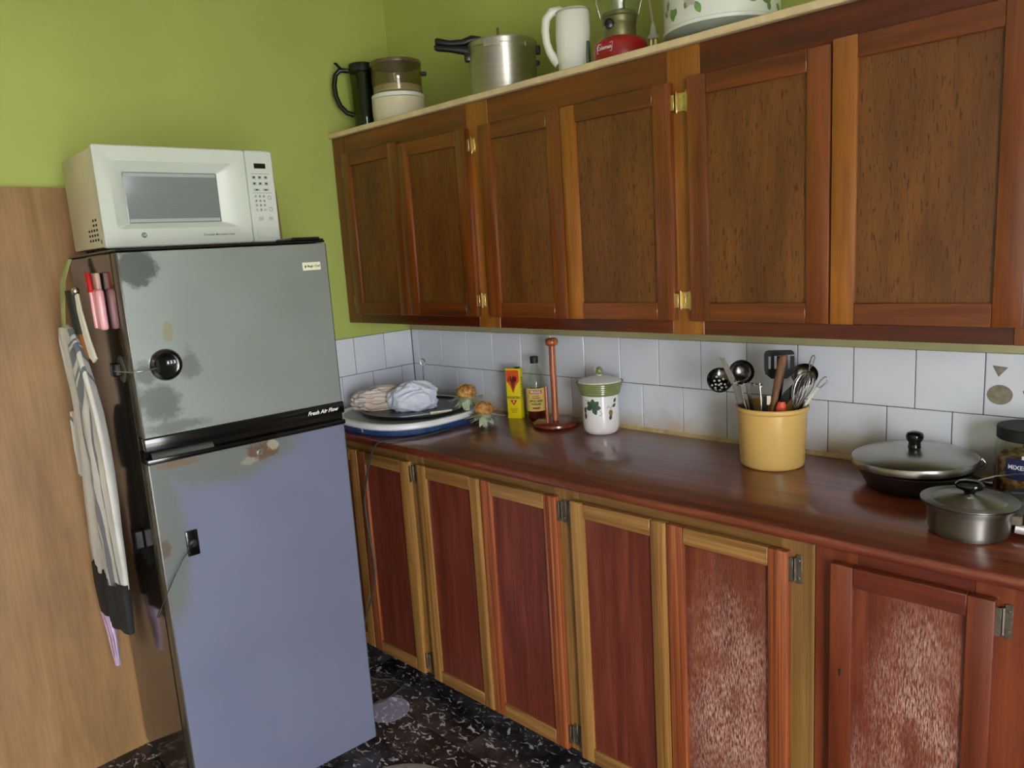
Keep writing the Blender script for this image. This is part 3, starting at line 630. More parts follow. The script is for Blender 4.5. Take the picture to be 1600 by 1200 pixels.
# ------------------------------------------------------------------ things on top of the wall cabinet
ZS = 2.003
def cyl_thing(name, label, cat, x, y, z, group=None):
    a = az(x, y); return thing(name, label, cat, (x, y, z), a, group)         # local +x points to the viewer, +y to the viewer's right
# dark carafe
pc = cyl_thing('coffee_carafe', 'dark smoked plastic jug with a black loop handle at the shelf corner', 'jug', .109, -.243, ZS)
m_smoke = thin('smoked_plastic', (.60, .68, .52), .0)
PO = .022
MB().lathe([(.040, 0), (.042, .01), (.046, .12), (.0485, .232), (.046, .236), (.044, .12), (.039, .012), (0, .010)], 36, (0, PO, 0)).build('body', m_smoke, pc, smooth=40)
MB().lathe([(.0495, .215), (.0505, .236), (.048, .243), (.0, .246)], 36, (0, PO, 0)).build('lid', mat_black, pc, smooth=40)
MB().lathe([(.022, .012), (.024, .12), (.027, .21)], 24, (.010, PO+.010, 0)).build('filter_tube', mat_blackm, pc, smooth=40)
MB().tube([(0, PO-.05, .222), (0, -.06, .225), (0, -.078, .208), (0, -.086, .17), (0, -.083, .13), (0, -.070, .095), (0, -.048, .070), (0, -.022, .060)], .0095, 10).build('handle', mat_black, pc, smooth=60)
MB().loft([sup(.012, .007, 12, 2, z, 0, y_) for z, y_ in ((.226, -.05), (.238, -.064), (.250, -.074))]).build('lid_lever', mat_black, pc, smooth=60)
# steamer / coffee pot with amber bowl
st_ = cyl_thing('glass_pot', 'amber glass bowl nested on a cream base beside the dark jug', 'pot', .27, -.18, ZS)
MB().lathe([(.094, 0), (.096, .01), (.099, .05), (.0985, .090), (.094, .0925)], 44).build('base', mat_cream, st_, smooth=40)
MB().lathe([(.094, .0925), (.098, .094), (.098, .106), (.094, .108), (0, .108)], 44).build('rim_band', mat_white, st_, smooth=40)
m_amb = thin('amber_glass', (.86, .80, .66), .03, (124, 112, 78), .10)
MB().lathe([(.088, .109), (.092, .115), (.093, .19), (.0935, .218), (.0915, .221), (.090, .19), (.0895, .118), (0, .113)], 44).build('bowl', m_amb, st_, smooth=40)
MB().lathe([(.087, .116), (.0885, .117), (.0885, .136), (.086, .138), (.084, .118)], 44).build('inner_ring', mat_white, st_, smooth=40)
MB().lathe([(.0942, .212), (.0955, .216), (.095, .224), (.09, .226), (.0905, .213)], 44).build('bowl_rim', plain('brown_rim', (92, 78, 50), .3), st_, smooth=40)
MB().box(-.008, .008, .092, .112, .175, .190, .003).build('lug', mat_black, st_)
# pressure cooker
pk = cyl_thing('pressure_cooker', 'aluminium pressure cooker with long black handle on top of the cabinet', 'pressure cooker', .815, -.175, ZS)
MB().lathe([(.100, 0), (.106, .004), (.108, .01), (.109, .145), (.112, .150), (.108, .152), (.103, .14), (.102, .012), (0, .01)], 52).build('pot', mat_alu, pk, smooth=40)
lid = MB().lathe([(.111, .149), (.114, .152), (.1145, .166), (.110, .171), (.10, .173), (.05, .182), (0, .184)], 52).build('lid', mat_alu, pk, smooth=35)
MB().tube([(.01, -.01, .182), (.01, -.01, .218)], .004, 10).build('vent_pipe', plain('dull_brass', (120, 112, 70), .4, .8), lid, smooth=60)
for s0 in (-.5, .7, 1.9): 
    MB().loft([[(rr*cos(s0+k*.05), rr*sin(s0+k*.05), zz) for rr, zz in ((.113, .140), (.1165, .141), (.117, .152), (.1135, .153))] for k in range(10)]).build('lock_lug', mat_alu, lid, smooth=40)
def bar_handle(mb, pts, ws, hs):
    rings = []
    for (x_, y_, z_), w2, h2 in zip(pts, ws, hs): rings.append([(x_+w2*c, y_, z_+h2*s2) for c, s2 in [(math.copysign(abs(cos(a))**.6, cos(a)), math.copysign(abs(sin(a))**.6, sin(a))) for a in [2*pi*k/14 for k in range(14)]]])
    mb.loft(rings)
h_ = MB(); bar_handle(h_, [(.02, -.065, .183), (.02, -.095, .184), (.02, -.125, .176), (.02, -.165, .176), (.02, -.205, .184), (.02, -.212, .184)], [.014, .018, .016, .014, .015, .012], [.008, .013, .011, .010, .012, .008]); h_.build('lid_handle', mat_black, pk, smooth=50)
h_ = MB(); bar_handle(h_, [(.02, -.100, .150), (.02, -.125, .154), (.02, -.165, .160), (.02, -.208, .166), (.02, -.216, .168)], [.014, .015, .013, .013, .010], [.018, .013, .009, .009, .006]); h_.build('pot_handle', mat_black, pk, smooth=50)
MB().box(.006, .034, -.122, -.098, .118, .148, .006, 2).build('handle_bracket', mat_black, pk, smooth=40)
MB().box(-.012, .012, .108, .124, .132, .158, .004, 2).build('helper_handle', mat_black, pk, smooth=40)
MB().box(-.010, .010, .106, .120, .098, .114, .005, 2).build('helper_grip', mat_black, pk, smooth=40)
# electric kettle
kt = cyl_thing('electric_kettle', 'white plastic jug kettle with open handle on top of the cabinet', 'kettle', 1.115, -.195, ZS)
MB().loft([sup(a, bb, 32, 2.4, z, 0, c) for z, a, bb, c in ((0, .048, .040, .008), (.01, .051, .044, .008), (.06, .050, .048, .007), (.12, .049, .052, .008), (.18, .047, .050, .010), (.192, .042, .045, .012), (.1985, .03, .034, .014))]).build('body', mat_white, kt, smooth=50)
MB().tube([(0, -.010, .188), (0, -.030, .196), (0, -.052, .194), (0, -.068, .176), (0, -.073, .145), (0, -.070, .110), (0, -.062, .084), (0, -.050, .064), (0, -.036, .050)], [.012, .013, .0135, .013, .012, .0115, .012, .014, .017], 12).build('handle', mat_white, kt, smooth=60)
MB().box(.035, .0495, .036, .052, .035, .10, .006, 2).xf(Matrix.Translation((-.012, .004, 0))).build('water_gauge', plain('gauge_green', (84, 104, 84), .2), kt, smooth=40)
MB().box(.030, .046, -.036, -.020, .004, .014, .002).build('switch', mat_blackm, kt)
MB().loft([sup(.047, .050, 32, 2.4, .186, 0, .010), sup(.0478, .0508, 32, 2.4, .188, 0, .010)], False, False).build('lid_seam', plain('kettle_seam', (150, 150, 140), .5), kt)
# camping lantern
ln = cyl_thing('camping_lantern', 'red based camping lantern with olive collar and glass globe', 'lantern', 1.292, -.195, ZS)
m_red = plain('lantern_red', (150, 26, 30), .3, var=.06)
MB().lathe([(.066, 0), (.072, .004), (.075, .015), (.0755, .050), (.072, .062), (.062, .071), (.048, .076), (0, .077)], 44).build('tank', m_red, ln, smooth=40)
MB().lathe([(.043, .073), (.045, .078), (.044, .110), (.047, .114), (.0475, .128), (.051, .131), (.051, .139), (.046, .142), (0, .142)], 40).build('collar', plain('olive_metal', (112, 112, 70), .4, .5, var=.1), ln, smooth=35)
MB().lathe([(.013, 0), (.0135, .010), (.011, .012), (0, .012)], 18).xf(Matrix.Translation((.036, -.028, .108)) @ Matrix.Rotation(R_(90), 4, 'Y')).build('valve_knob', mat_black, ln, smooth=40)
m_glass = thin('clear_glass', (.95, .97, .95), .0)
MB().lathe([(.050, .142), (.056, .165), (.059, .20), (.057, .235), (.050, .255), (.0485, .255), (.0555, .235), (.0575, .20), (.0545, .165), (.0485, .143)], 40, cap0=False, cap1=False).build('globe', m_glass, ln, smooth=60)
MB().lathe([(.016, .142), (.017, .15), (.017, .23), (.012, .25)], 24).build('burner_tube', mat_alu, ln, smooth=40)
MB().lathe([(.05, .255), (.062, .258), (.060, .268), (.03, .285), (0, .288)], 36).build('ventilator', m_red, ln, smooth=40)
MB().tube([(.0, -.052, .135), (.01, -.062, .17), (.01, -.066, .25), (0, -.05, .33), (0, 0, .36), (0, .05, .33), (.01, .066, .25), (.01, .062, .17), (0, .052, .135)], .0018, 8).build('bail', mat_steel, ln, smooth=60)
a_c = -.048/.0755*1.0; x = MB()
x.tube([(.0762*cos(a_c+u/.0762), .0762*sin(a_c+u/.0762), z) for u, z in ((-.026, .032), (.024, .032), (.028, .054), (-.020, .054), (-.026, .048))], .0007, 5, closed=True)
text_cyl(x, 'Coleman', .0135, .0762, a_c, .043, bold=.0003); x.build('emblem', mat_inkw, ln)
# hanging white plug and cord
pg = cyl_thing('power_cord', 'white power cord with a plug hanging down between lantern and floral pot', 'cord', 1.352, -.12, 2.068)
MB().tube(smooth_path([(0, 0, .045), (0, -.004, .08), (0, -.009, .13), (.01, -.006, .20), (0, .0, .30), (-.06, .05, .42), (-.10, .06, .50)]), .0034, 8).build('cord', mat_cream, pg, smooth=60)
MB().loft([sup(a, bb, 14, 2.6, z) for z, a, bb in ((.050, .004, .004), (.038, .006, .008), (.022, .007, .010), (.016, .010, .016), (.008, .010, .016))]).build('plug', mat_white, pg, smooth=40)
for s0 in (-.006, .006): MB().box(-.001, .001, s0-.003, s0+.003, -.008, .009).build('prong', mat_brass, pg)
# floral enamel roaster
ro_ = cyl_thing('floral_pot', 'large white pot with leaf and flower decoration at the end of the shelf', 'pot', 1.588, -.170, ZS)
MB().lathe([(.120, 0), (.128, .006), (.143, .022), (.1455, .028)], 60, cap1=False).build('foot', plain('grey_foot', (132, 140, 130), .4, .2), ro_, smooth=40)
MB().lathe([(.1455, .028), (.1475, .031), (.147, .036), (.144, .038), (.1445, .20), (.148, .205), (.144, .207), (.139, .195), (.139, .04), (0, .036)], 60).build('pot', plain('white_floral_enamel', (216, 222, 212), .25, var=.03), ro_, smooth=40)
MB().lathe([(.1482, .205), (.150, .208), (.14, .214), (.07, .245), (0, .252)], 60).build('lid', plain('white_lid_enamel', (214, 220, 210), .25), ro_, smooth=40)
rd = .1452; rnd = random.Random(4)
m_lp = plain('leaf_green_print', (112, 146, 84), .35, var=.2, scale=60); m_vp = plain('violet_print', (120, 112, 140), .35); m_pp = plain('pale_flower_print', (186, 182, 176), .35)
for u in (-.15, -.12, -.09, -.055, -.02, .02, .055, .09, .125, .155):
    for k in range(5):
        lf = MB(); decal(lf, leaf(rnd.uniform(.020, .032), rnd.uniform(.006, .0095), rnd.uniform(0, 6.28), u+rnd.uniform(-.016, .016), 0), rd+k*.00004, 0, rnd.uniform(.062, .135)); lf.build('painted_leaf', m_lp, ro_)
for k_, (u, z) in enumerate(((-.075, .085), (.045, .098), (-.13, .12), (-.01, .13), (.105, .08), (.14, .115))):
    fw2 = MB()
    for k in range(6): decal(fw2, leaf(.019, .0075, k*pi/3, u, 0), rd+.0003, 0, z)
    fo = fw2.build('painted_flower', m_vp if k_ in (1, 3, 4) else m_pp, ro_)
    fw2 = MB(); decal(fw2, ellipse(.004, .004, 10, u, 0), rd+.0006, 0, z); fw2.build('flower_centre', m_pp if k_ in (1, 3, 4) else m_lp, fo)

# ------------------------------------------------------------------ things on the counter
Z = .9
# blue and white appliance in the corner
ba = thing('electric_warmer', 'chipped blue appliance with a white rim in the counter corner', 'appliance', (.335, -.302, Z), 0)
t = NT('chipped_blue_paint'); n = t.noise(t.coord((30, 30, 12)), 1.0, 5, .7); z_ = t.sep()[2]
nn = t.noise(t.coord((60, 60, 20)), 1.0, 4, .6)
c = t.ramp(nn, [(.3, s2l((24, 52, 96))), (.7, s2l((52, 84, 128)))]); c = t.mix(t.ramp(n, [(.64, 0.0), (.68, 1.0)]), c, s2l((206, 204, 200))); t.color(c); t.set(.4)
N_ = 72
MB().loft([sup(a, bb, N_, 2.6, z) for z, a, bb in ((0, .246, .242), (.004, .250, .247), (.024, .252, .249))]).build('base', t.m, ba, smooth=40)
MB().loft([sup(a, bb, N_, 2.6, z) for z, a, bb in ((.0243, .256, .253), (.030, .262, .259), (.040, .262, .259), (.046, .257, .254), (.0475, .245, .242), (.042, .235, .232))]).build('rim', plain('white_rim', (228, 230, 232), .3), ba, smooth=40)
MB().loft([sup(.234, .231, N_, 2.6, .036), sup(.234, .231, N_, 2.6, .0425)]).build('top', plain('grey_top', (146, 150, 152), .35), ba, smooth=40)
cdm = plain('grey_cord', (56, 60, 58), .5)
crd = MB(); pth = [(.60, -.33, .905), (.595, -.44, .905), (.57, -.535, .906), (.535, -.572, .906), (.505, -.590, .895), (.47, -.597, .84), (.435, -.597, .76), (.412, -.597, .68), (.412, -.597, .60), (.425, -.597, .50), (.430, -.600, .40), (.40, -.605, .30), (.36, -.615, .20), (.36, -.63, .08), (.40, -.64, .008), (.47, -.60, .006), (.52, -.585, .006), (.545, -.62, .006), (.555, -.70, .006), (.52, -.78, .006), (.40, -.80, .006)]
crd.tube(smooth_path(pth), .0036, 8).build('power_cord', cdm, ba, smooth=60, world=True)
# black griddle plate on it
gd = thing('griddle_plate', 'round black griddle plate lying on the blue and white appliance', 'griddle', (.365, -.30, Z+.0425))
mg = plain('black_griddle', (24, 24, 25), .32, var=.2, scale=20)
MB().lathe([(.17, 0), (.200, .004), (.208, .013), (.206, .0165), (.200, .015), (.194, .009), (0, .008)], 60, sx=1.0, sy=.94).build('plate', mg, gd, smooth=40)
# cloths
def crumple(name, label, loc, rx, ry, rz_, rot, mat, seed, amp=.16, flat=.0, stretch=(5, 5, 5)):
    bm = bmesh.new(); bmesh.ops.create_icosphere(bm, subdivisions=5, radius=1)
    for v in bm.verts:
        p = v.co.normalized(); q = Vector((p.x*stretch[0], p.y*stretch[1], p.z*stretch[2]))+Vector((seed*3.1, seed*1.7, seed))
        n1 = mnoise.noise(q*.35); n2 = 1-abs(mnoise.noise(q*.6+Vector((n1*2, 0, n1)))) ; n3 = 1-abs(mnoise.noise(q*1.5))
        r = 1+amp*(n1*1.6+(n2**3-.55)*1.3+(n3**4-.4)*.12)
        z = p.z*r; z = max(z, -.55+.06*n1)
        v.co = Vector((p.x*r*rx, p.y*r*ry, (z+.55)*rz_))
    mb = MB(); bm.verts.index_update(); mb.add([v.co[:] for v in bm.verts], [[v.index for v in f.verts] for f in bm.faces]); bm.free()
    mb.xf(Matrix.Rotation(rot, 4, 'Z')); o = mb.build(name, mat, None, smooth=80); o.location = loc; tag(o, label, 'cloth', 'kitchen cloths on the griddle'); return o
gz = Z+.0425+.0085
t = NT('pale_blue_cloth'); t.color(t.ramp(t.noise(t.coord((40, 40, 40)), 1, 3), [(.3, s2l((196, 204, 222))), (.7, s2l((216, 222, 234)))])); t.set(.9, sheen=.3); m_c2 = t.m
va = atan2(.779, .627)
crumple('kitchen_cloth', 'pale blue cloth bunched up on the black griddle plate', (.378, -.312, gz), .088, .062, .071, va, m_c2, 2.0, .14, stretch=(1.6, 5, 3.0))
t = NT('striped_dish_cloth'); wv = t.n.new('ShaderNodeTexWave'); wv.inputs['Scale'].default_value = 15; wv.inputs['Distortion'].default_value = 6; wv.inputs['Detail'].default_value = 2; wv.bands_direction = 'Z'; t.l(t.coord(), wv.inputs['Vector'])
c = t.ramp(t.noise(t.coord(), 9, 3), [(.4, s2l((214, 208, 204))), (.62, s2l((206, 188, 166)))]); c = t.mix(t.ramp(wv.outputs['Fac'], [(.90, 0.0), (.97, .7)]), c, s2l((84, 78, 84))); t.color(c); t.set(.9, sheen=.2)
crumple('dish_cloth', 'cream dish cloth with dark stripes folded on the black griddle plate', (.248, -.365, gz), .112, .055, .052, va, t.m, 5.0, .14, stretch=(1.2, 5.5, 5))
tag_z = gz
# wire skewer with ring, and pale handled utensil
sk = thing('wire_skewer', 'thin wire skewer with a ring end standing among the cloths', 'skewer', (.345, -.235, gz))
MB().tube([(0, 0, 0), (.002, .001, .10), (.004, .002, .155)], .0017, 8).build('rod', mat_ut, sk, smooth=60)
MB().tube([(.004+.0085*cos(i*pi/10)*.627, .002+.0085*cos(i*pi/10)*.779, .166+.0115*sin(i*pi/10)) for i in range(20)], .0017, 6, closed=True).build('ring', mat_ut, sk, smooth=60)
ut = thing('butter_knife', 'pale handled knife lying on the rim of the blue appliance', 'knife', (.50, -.30, Z+.0505))
MB().loft([sup(.0075, .0045, 12, 3, z) for z in (0, .004, .075, .08)]).xf(Matrix.Translation((.02, -.055, .0045)) @ Matrix.Rotation(R_(62), 4, 'Z') @ Matrix.Rotation(R_(90), 4, 'Y')).build('handle', plain('ivory_handle', (218, 212, 190), .4), ut, smooth=50)
MB().box(0, .11, -.008, .008, -.0008, .0008, .0006).xf(Matrix.Translation((.0195, -.056, .0045)) @ Matrix.Rotation(R_(62+180), 4, 'Z')).build('blade', mat_steel, ut)
# pineapple crowns
def pineapple(label, x, y, z0_, hd, rdm, tiltx, seed, dz=0):
    p = cyl_thing('pineapple_crown', label, 'pineapple', x, y, Z+dz, 'pineapple tops on the counter'); rnd = random.Random(seed)
    to = NT('pineapple_flesh'); to.color(to.ramp(to.noise(to.coord(), 70, 3), [(.35, s2l((140, 86, 40))), (.55, s2l((196, 146, 78))), (.7, s2l((222, 194, 138)))])); to.set(.6)
    fm = MB(); N1, N2 = 30, 12; rings = []
    for i in range(N2+1):
        ph = -pi*.35+(pi*.85)*i/N2; rings.append([])
        for k in range(N1):
            th = 2*pi*k/N1; bmp = 1+.10*max(0, cos(th*6+i*1.3))*cos(ph)+.05*rnd.uniform(-1, 1); rr = rdm*max(cos(ph), .02)*bmp
            rings[-1].append((rr*cos(th), rr*sin(th), hd+rdm*.72*sin(ph)*bmp))
    fm.loft(rings).build('fruit_top', to.m, p, smooth=80)
    eyes = MB()
    for i in range(26):
        th = i*2.4; ph = rnd.uniform(-.1, 1.2); c0 = Vector((rdm*1.03*cos(ph)*cos(th), rdm*1.03*cos(ph)*sin(th), hd+rdm*.76*sin(ph)))
        eyes.lathe([(0, -.004), (.0048, 0), (.003, .0035), (0, .0045)], 6, c0)
    eyes.build('eyes', plain('pineapple_eye', (190, 138, 70), .6, var=.25, scale=120), p, smooth=60)
    ml = NT('crown_leaf'); ml.color(ml.ramp(ml.noise(ml.coord(rnd=5), 40, 3), [(.3, s2l((146, 176, 136))), (.7, s2l((214, 222, 190)))])); ml.set(.5)
    for i in range(30):
        th = i*2.399+rnd.uniform(-.2, .2); low = i % 3; L_ = rnd.uniform(.060, .074)*(1.0 if low else .8); w0 = rnd.uniform(.013, .016)
        el = (-1.35, -.95, -.45)[low]+rnd.uniform(-.15, .15); rings = []; c0 = Vector((0, 0, hd-rdm*.35))
        d = Vector((cos(th), sin(th), 0)); s2 = Vector((-sin(th), cos(th), 0)); pos = c0+d*rdm*.25
        for k in range(7):
            u = k/6; e2 = el+(.75, .7, .55)[low]*u; wv_ = w0*(1-u**2.2)*(.7+.5*u) + .0005
            nrm = (Vector((0, 0, 1))*cos(e2)-d*sin(e2)); q = pos.copy(); q.z = max(q.z, .0018)
            rings.append([q-s2*wv_+nrm*.002, q, q+s2*wv_+nrm*.002, q+nrm*.0016]); pos = pos+(d*cos(e2)+Vector((0, 0, 1))*sin(e2))*L_/6
        MB().loft(rings).build('leaf', ml.m, p, smooth=80)
    if z0_: MB().loft([sup(.010, .010, 10, 2, z) for z in (0, .02, hd-rdm*.3)]).build('core', ml.m, p, smooth=60)
    return p
pineapple('pineapple top standing on the white rim of the blue appliance', .568, -.218, 1, .068, .036, 0, 1, .0478)
pineapple('smaller pineapple top with pale spread leaves, nearer the yellow tin', .667, -.228, 1, .064, .033, 0, 2)
# yellow tin
tn = thing('oil_tin', 'tall yellow and red tin with a flame design by the wall', 'tin', (.672, -.066, Z), az(.672, -.066)-R_(24))
m_yel = plain('yellow_tin_print', (226, 206, 26), .35, var=.04); TWd, TDp, TH = .0275, .017, .186
MB().box(-TDp, TDp, -TWd, TWd, .001, TH, .002, 2).build('body', m_yel, tn, smooth=40)
m_or = plain('orange_print', (206, 84, 36), .35, var=.12, scale=60)
x = MB(); fx_ = TDp+.0003
x.prism([(-TWd+.002, TH-.004), (-TWd+.002, TH-.045), (-.012, TH-.062), (0, TH-.092), (.012, TH-.062), (TWd-.002, TH-.045), (TWd-.002, TH-.004)], fx_-.0002, fx_, 'x'); x.build('flame_print', m_or, tn)
x = MB(); rn2 = random.Random(3)
for k in range(10):
    yy = rn2.uniform(-.017, .017); x.prism([(yy+a, TH-.030-rn2.uniform(0, .012)+b_) for a, b_ in ((-.003, -.010), (.003, -.012), (.0035, 0), (.001, .014), (-.0025, .006))], fx_, fx_+.0002, 'x')
x.prism([(-.009, TH-.050), (0, TH-.085), (.009, TH-.050), (.004, TH-.040), (-.004, TH-.040)], fx_, fx_+.0002, 'x'); x.build('flame_lines', plain('dark_red_print', (128, 44, 28), .4), tn)
x = MB(); text_flat(x, 'VIGORTEIN', .0125, 0, .078, fx_+.0002, bold=.0004, sx=.82); 
for k in range(3): x.box(fx_, fx_+.0002, -.016+k*.003, .016-k*.004, .034-k*.006, .0355-k*.006)
x.build('lettering', mat_ink, tn)
x = MB(); x.prism([(-.014, .069), (.014, .069), (0, .049)], fx_, fx_+.0002, 'x'); em = x.build('emblem', plain('red_print', (184, 40, 28), .4), tn)
x = MB(); text_flat(x, 'B', .010, 0, .0625, fx_+.0005, bold=.0004); x.build('lettering', mat_inkw, em)
x = MB()
for k in range(9): x.box(-.010, .008-(k % 3)*.004, TWd+.0002, TWd+.0005, TH-.036-k*.0085, TH-.033-k*.0085)
x.build('side_print', mat_ink, tn)
MB().box(-TDp-.001, TDp+.001, -TWd-.001, TWd+.001, 0, .004, .001).box(-TDp-.001, TDp+.001, -TWd-.001, TWd+.001, TH-.003, TH+.0015, .001).build('rim', m_yel, tn)
MB().box(-.010, .008, .004, .022, TH+.001, TH+.005, .001).build('spout_cap', mat_black, tn)
# vinegar bottle
vb = cyl_thing('vinegar_bottle', 'glass bottle of amber vinegar with a black cap and yellow label', 'bottle', .762, -.050, Z)
m_bg = thin('bottle_glass', (.93, .95, .93), .0)
MB().lathe([(.030, 0), (.0345, .004), (.0355, .012), (.0355, .125), (.034, .140), (.027, .165), (.018, .190), (.0135, .203), (.013, .222), (.0115, .222), (.0115, .203), (.0160, .190), (.025, .165), (.032, .140), (.0335, .125), (.0335, .012), (.0, .006)], 40).build('glass', m_bg, vb, smooth=45)
t = NT('vinegar'); t.color(s2l((104, 36, 12))); t.set(.1, trans=.25, ior=1.33)
MB().lathe([(.030, .0065), (.0330, .012), (.0330, .112), (0, .112)], 36).build('vinegar', t.m, vb, smooth=40)
MB().lathe([(.0145, .209), (.0150, .211), (.0150, .231), (.0135, .2335), (0, .2335)], 28).build('cap', mat_blackm, vb, smooth=35)
x = MB(); cyl_patch(x, .0359, -1.45, 1.45, .036, .120); lb = x.build('label', plain('label_yellow', (226, 196, 104), .5, var=.05), vb)
x = MB(); cyl_patch(x, .0361, -.72, .62, .101, .114); x.build('banner', plain('banner_red', (176, 44, 44), .5), lb)
m_lr = plain('label_red', (170, 60, 40), .5)
x = MB(); cyl_patch(x, .0361, -.42, .35, .0445, .051); x.build('red_strip', m_lr, lb)
x = MB(); cyl_patch(x, .0361, -.45, .4, .0835, .0865); x.build('red_strip', m_lr, lb)
x = MB(); text_cyl(x, 'BRAGG', .0125, .0363, -.05, .1075, bold=.0004); x.build('lettering', mat_inkw, lb)
x = MB(); text_cyl(x, 'ORGANIC', .0062, .0363, -.05, .092, bold=.0001); text_cyl(x, 'APPLE CIDER', .0105, .0363, -.02, .0735, bold=.0004, sx=.85); text_cyl(x, 'VINEGAR', .0105, .0363, -.05, .062, bold=.0004, sx=.85); x.build('lettering', plain('label_dark_green', (38, 52, 30), .6), lb)
# paper towel holder
th_ = cyl_thing('paper_towel_holder', 'empty reddish wooden paper towel holder standing on the counter', 'paper towel holder', .893, -.098, Z)
m_tw = wood('turned_wood', (132, 62, 30), (176, 96, 54), (204, 126, 78), 'z', 60, 3, .3, .3, .25, .03)
m_tb = wood('turned_wood_base', (84, 32, 18), (116, 48, 28), (138, 64, 40), 'x', 60, 3, .25, .4, .25, .03)
MB().lathe([(.070, 0), (.076, .002), (.080, .008), (.079, .015), (.072, .020), (.064, .022), (0, .022)], 48).build('base', m_tb, th_, smooth=40)
MB().lathe([(.0115, .021), (.0115, .285)], 24, (0, 0, 0)).build('post', m_tw, th_, smooth=40)
MB().lathe([(.0115, .284), (.018, .286), (.0225, .292), (.023, .300), (.020, .308), (.011, .312), (0, .3125)], 32).build('knob', m_tw, th_, smooth=50)
MB().lathe([(.0058, .020), (.0058, .15), (.004, .155), (0, .156)], 16, (.042, -.028, 0)).build('side_peg', m_tw, th_, smooth=40)
# canister and lid
cn = cyl_thing('canister', 'white ceramic canister with painted ivy leaves and a green ribbed band', 'canister', 1.088, -.0905, Z)
m_cer = plain('white_ceramic', (228, 226, 226), .12, var=.02)
m_sage = plain('sage_glaze', (122, 132, 82), .2, var=.1, scale=30)
MB().lathe([(.044, 0), (.050, .002), (.057, .010), (.0605, .025), (.0615, .06), (.0615, .131), (.0, .131)], 52).build('body', m_cer, cn, smooth=40)
pr = [(.0615, .131), (.064, .132)]
for k in range(5): pr += [(.0655+k*.0021, .136+k*.007), (.0672+k*.0021, .1385+k*.007), (.0668+k*.0021, .1425+k*.007)]
MB().lathe(pr+[(.0785, .172), (.0765, .1745), (.073, .170), (0, .168)], 52).build('ribbed_band', m_sage, cn, smooth=35)
cr_ = .0619; m_ivy = plain('ivy_green', (62, 88, 66), .25, var=.25, scale=90)
shapes = [leaf(.028, .0088, ang, -.026, .097) for ang in (1.6, .75, -.1, 2.5, -1.15, 3.4)]
shapes += [ellipse(.006, .011, 12, u, z_) for z_, u in ((.085, -.058), (.065, -.057))]+[leaf(.018, .0055, a, u, z_) for u, z_, a in ((.048, .108, 1.0), (.041, .094, .6), (.030, .052, 1.3))]
for k, sh in enumerate(shapes): lf = MB(); decal(lf, sh, cr_+k*.00003, 0, 0); lf.build('painted_leaf', m_ivy, cn)
x = MB(); decal(x, ellipse(.0075, .011, 14, .034, .076), cr_+.0002, 0, 0); x.build('berry_decoration', plain('ochre_print', (128, 112, 62), .3), cn)
x = MB()
for P in ([(-.058, .117), (-.045, .119), (-.034, .112), (-.024, .100), (-.006, .088), (.004, .076), (.0, .070), (-.006, .070)], [(.020, .092), (.026, .100), (.034, .090), (.040, .100)]):
    x.tube([(cr_*cos(u/cr_), cr_*sin(u/cr_), z_) for u, z_ in P], .0008, 5)
x.build('stem_decoration', plain('stem_brown', (62, 60, 46), .3), cn)
LM = Matrix.Translation((0, 0, .169))
cl_ = MB().lathe([(.066, 0), (.073, .003), (.071, .008), (.055, .015), (.030, .021), (.012, .0235), (0, .024)], 48).xf(LM).build('lid', m_cer, cn, smooth=40)
MB().lathe([(.008, .0235), (.0095, .026), (.0085, .028)], 20).xf(LM).build('knob_collar', mat_cream, cl_, smooth=40)
MB().lathe([(.006, .028), (.0105, .033), (.0118, .040), (.0100, .047), (.0050, .0515), (0, .0525)], 24).xf(LM).build('knob', m_sage, cl_, smooth=60)
# utensil crock
ck = cyl_thing('utensil_crock', 'mustard yellow crock full of kitchen utensils', 'crock', 1.71, -.146, Z)
m_must = plain('mustard_plastic', (204, 168, 96), .33, var=.06, scale=8)
MB().lathe([(.076, 0), (.081, .003), (.0835, .010), (.0895, .150), (.0930, .152), (.0955, .157), (.0950, .163), (.0920, .1655), (.0890, .163), (.0865, .15), (.0805, .012), (0, .008)], 60).build('pot', m_must, ck, smooth=40)
CKx, CKy = 1.71, -.146; CA = az(CKx, CKy)
def ckp(d, u, z): return Vector((CKx+d*cos(CA)-u*sin(CA), CKy+d*sin(CA)+u*cos(CA), Z+z))
def util(name, label, d, u): 
    p = ckp(d, u, .012); o = thing(name, label, 'utensil', p, CA, 'utensils in the mustard crock'); return o, (lambda dd, uu, zz: Vector((dd-d, uu-u, zz-.012)))
def bar(mb, pts, w, t_):      # flat bar through points, width in u, thickness in d
    w = w if isinstance(w, list) else [w]*len(pts)
    mb.loft([[p+Vector((-t_, -ww, 0)), p+Vector((t_, -ww, 0)), p+Vector((t_, ww, 0)), p+Vector((-t_, ww, 0))] for p, ww in zip(pts, w)])
def bowl(mb, rx, ry, dep, th=.0012, n=28):
    pr = [(1, 0), (.93, -.35), (.75, -.68), (.45, -.92), (0.02, -1)]
    mb.loft([[(rx*r*cos(2*pi*k/n), ry*r*sin(2*pi*k/n), dep*z) for k in range(n)] for r, z in pr]+[], False, True)
    mb.loft([[((rx-th)*r*cos(2*pi*k/n), (ry-th)*r*sin(2*pi*k/n), dep*z+th*(1 if r < .99 else 0)) for k in range(n)] for r, z in pr], False, True)
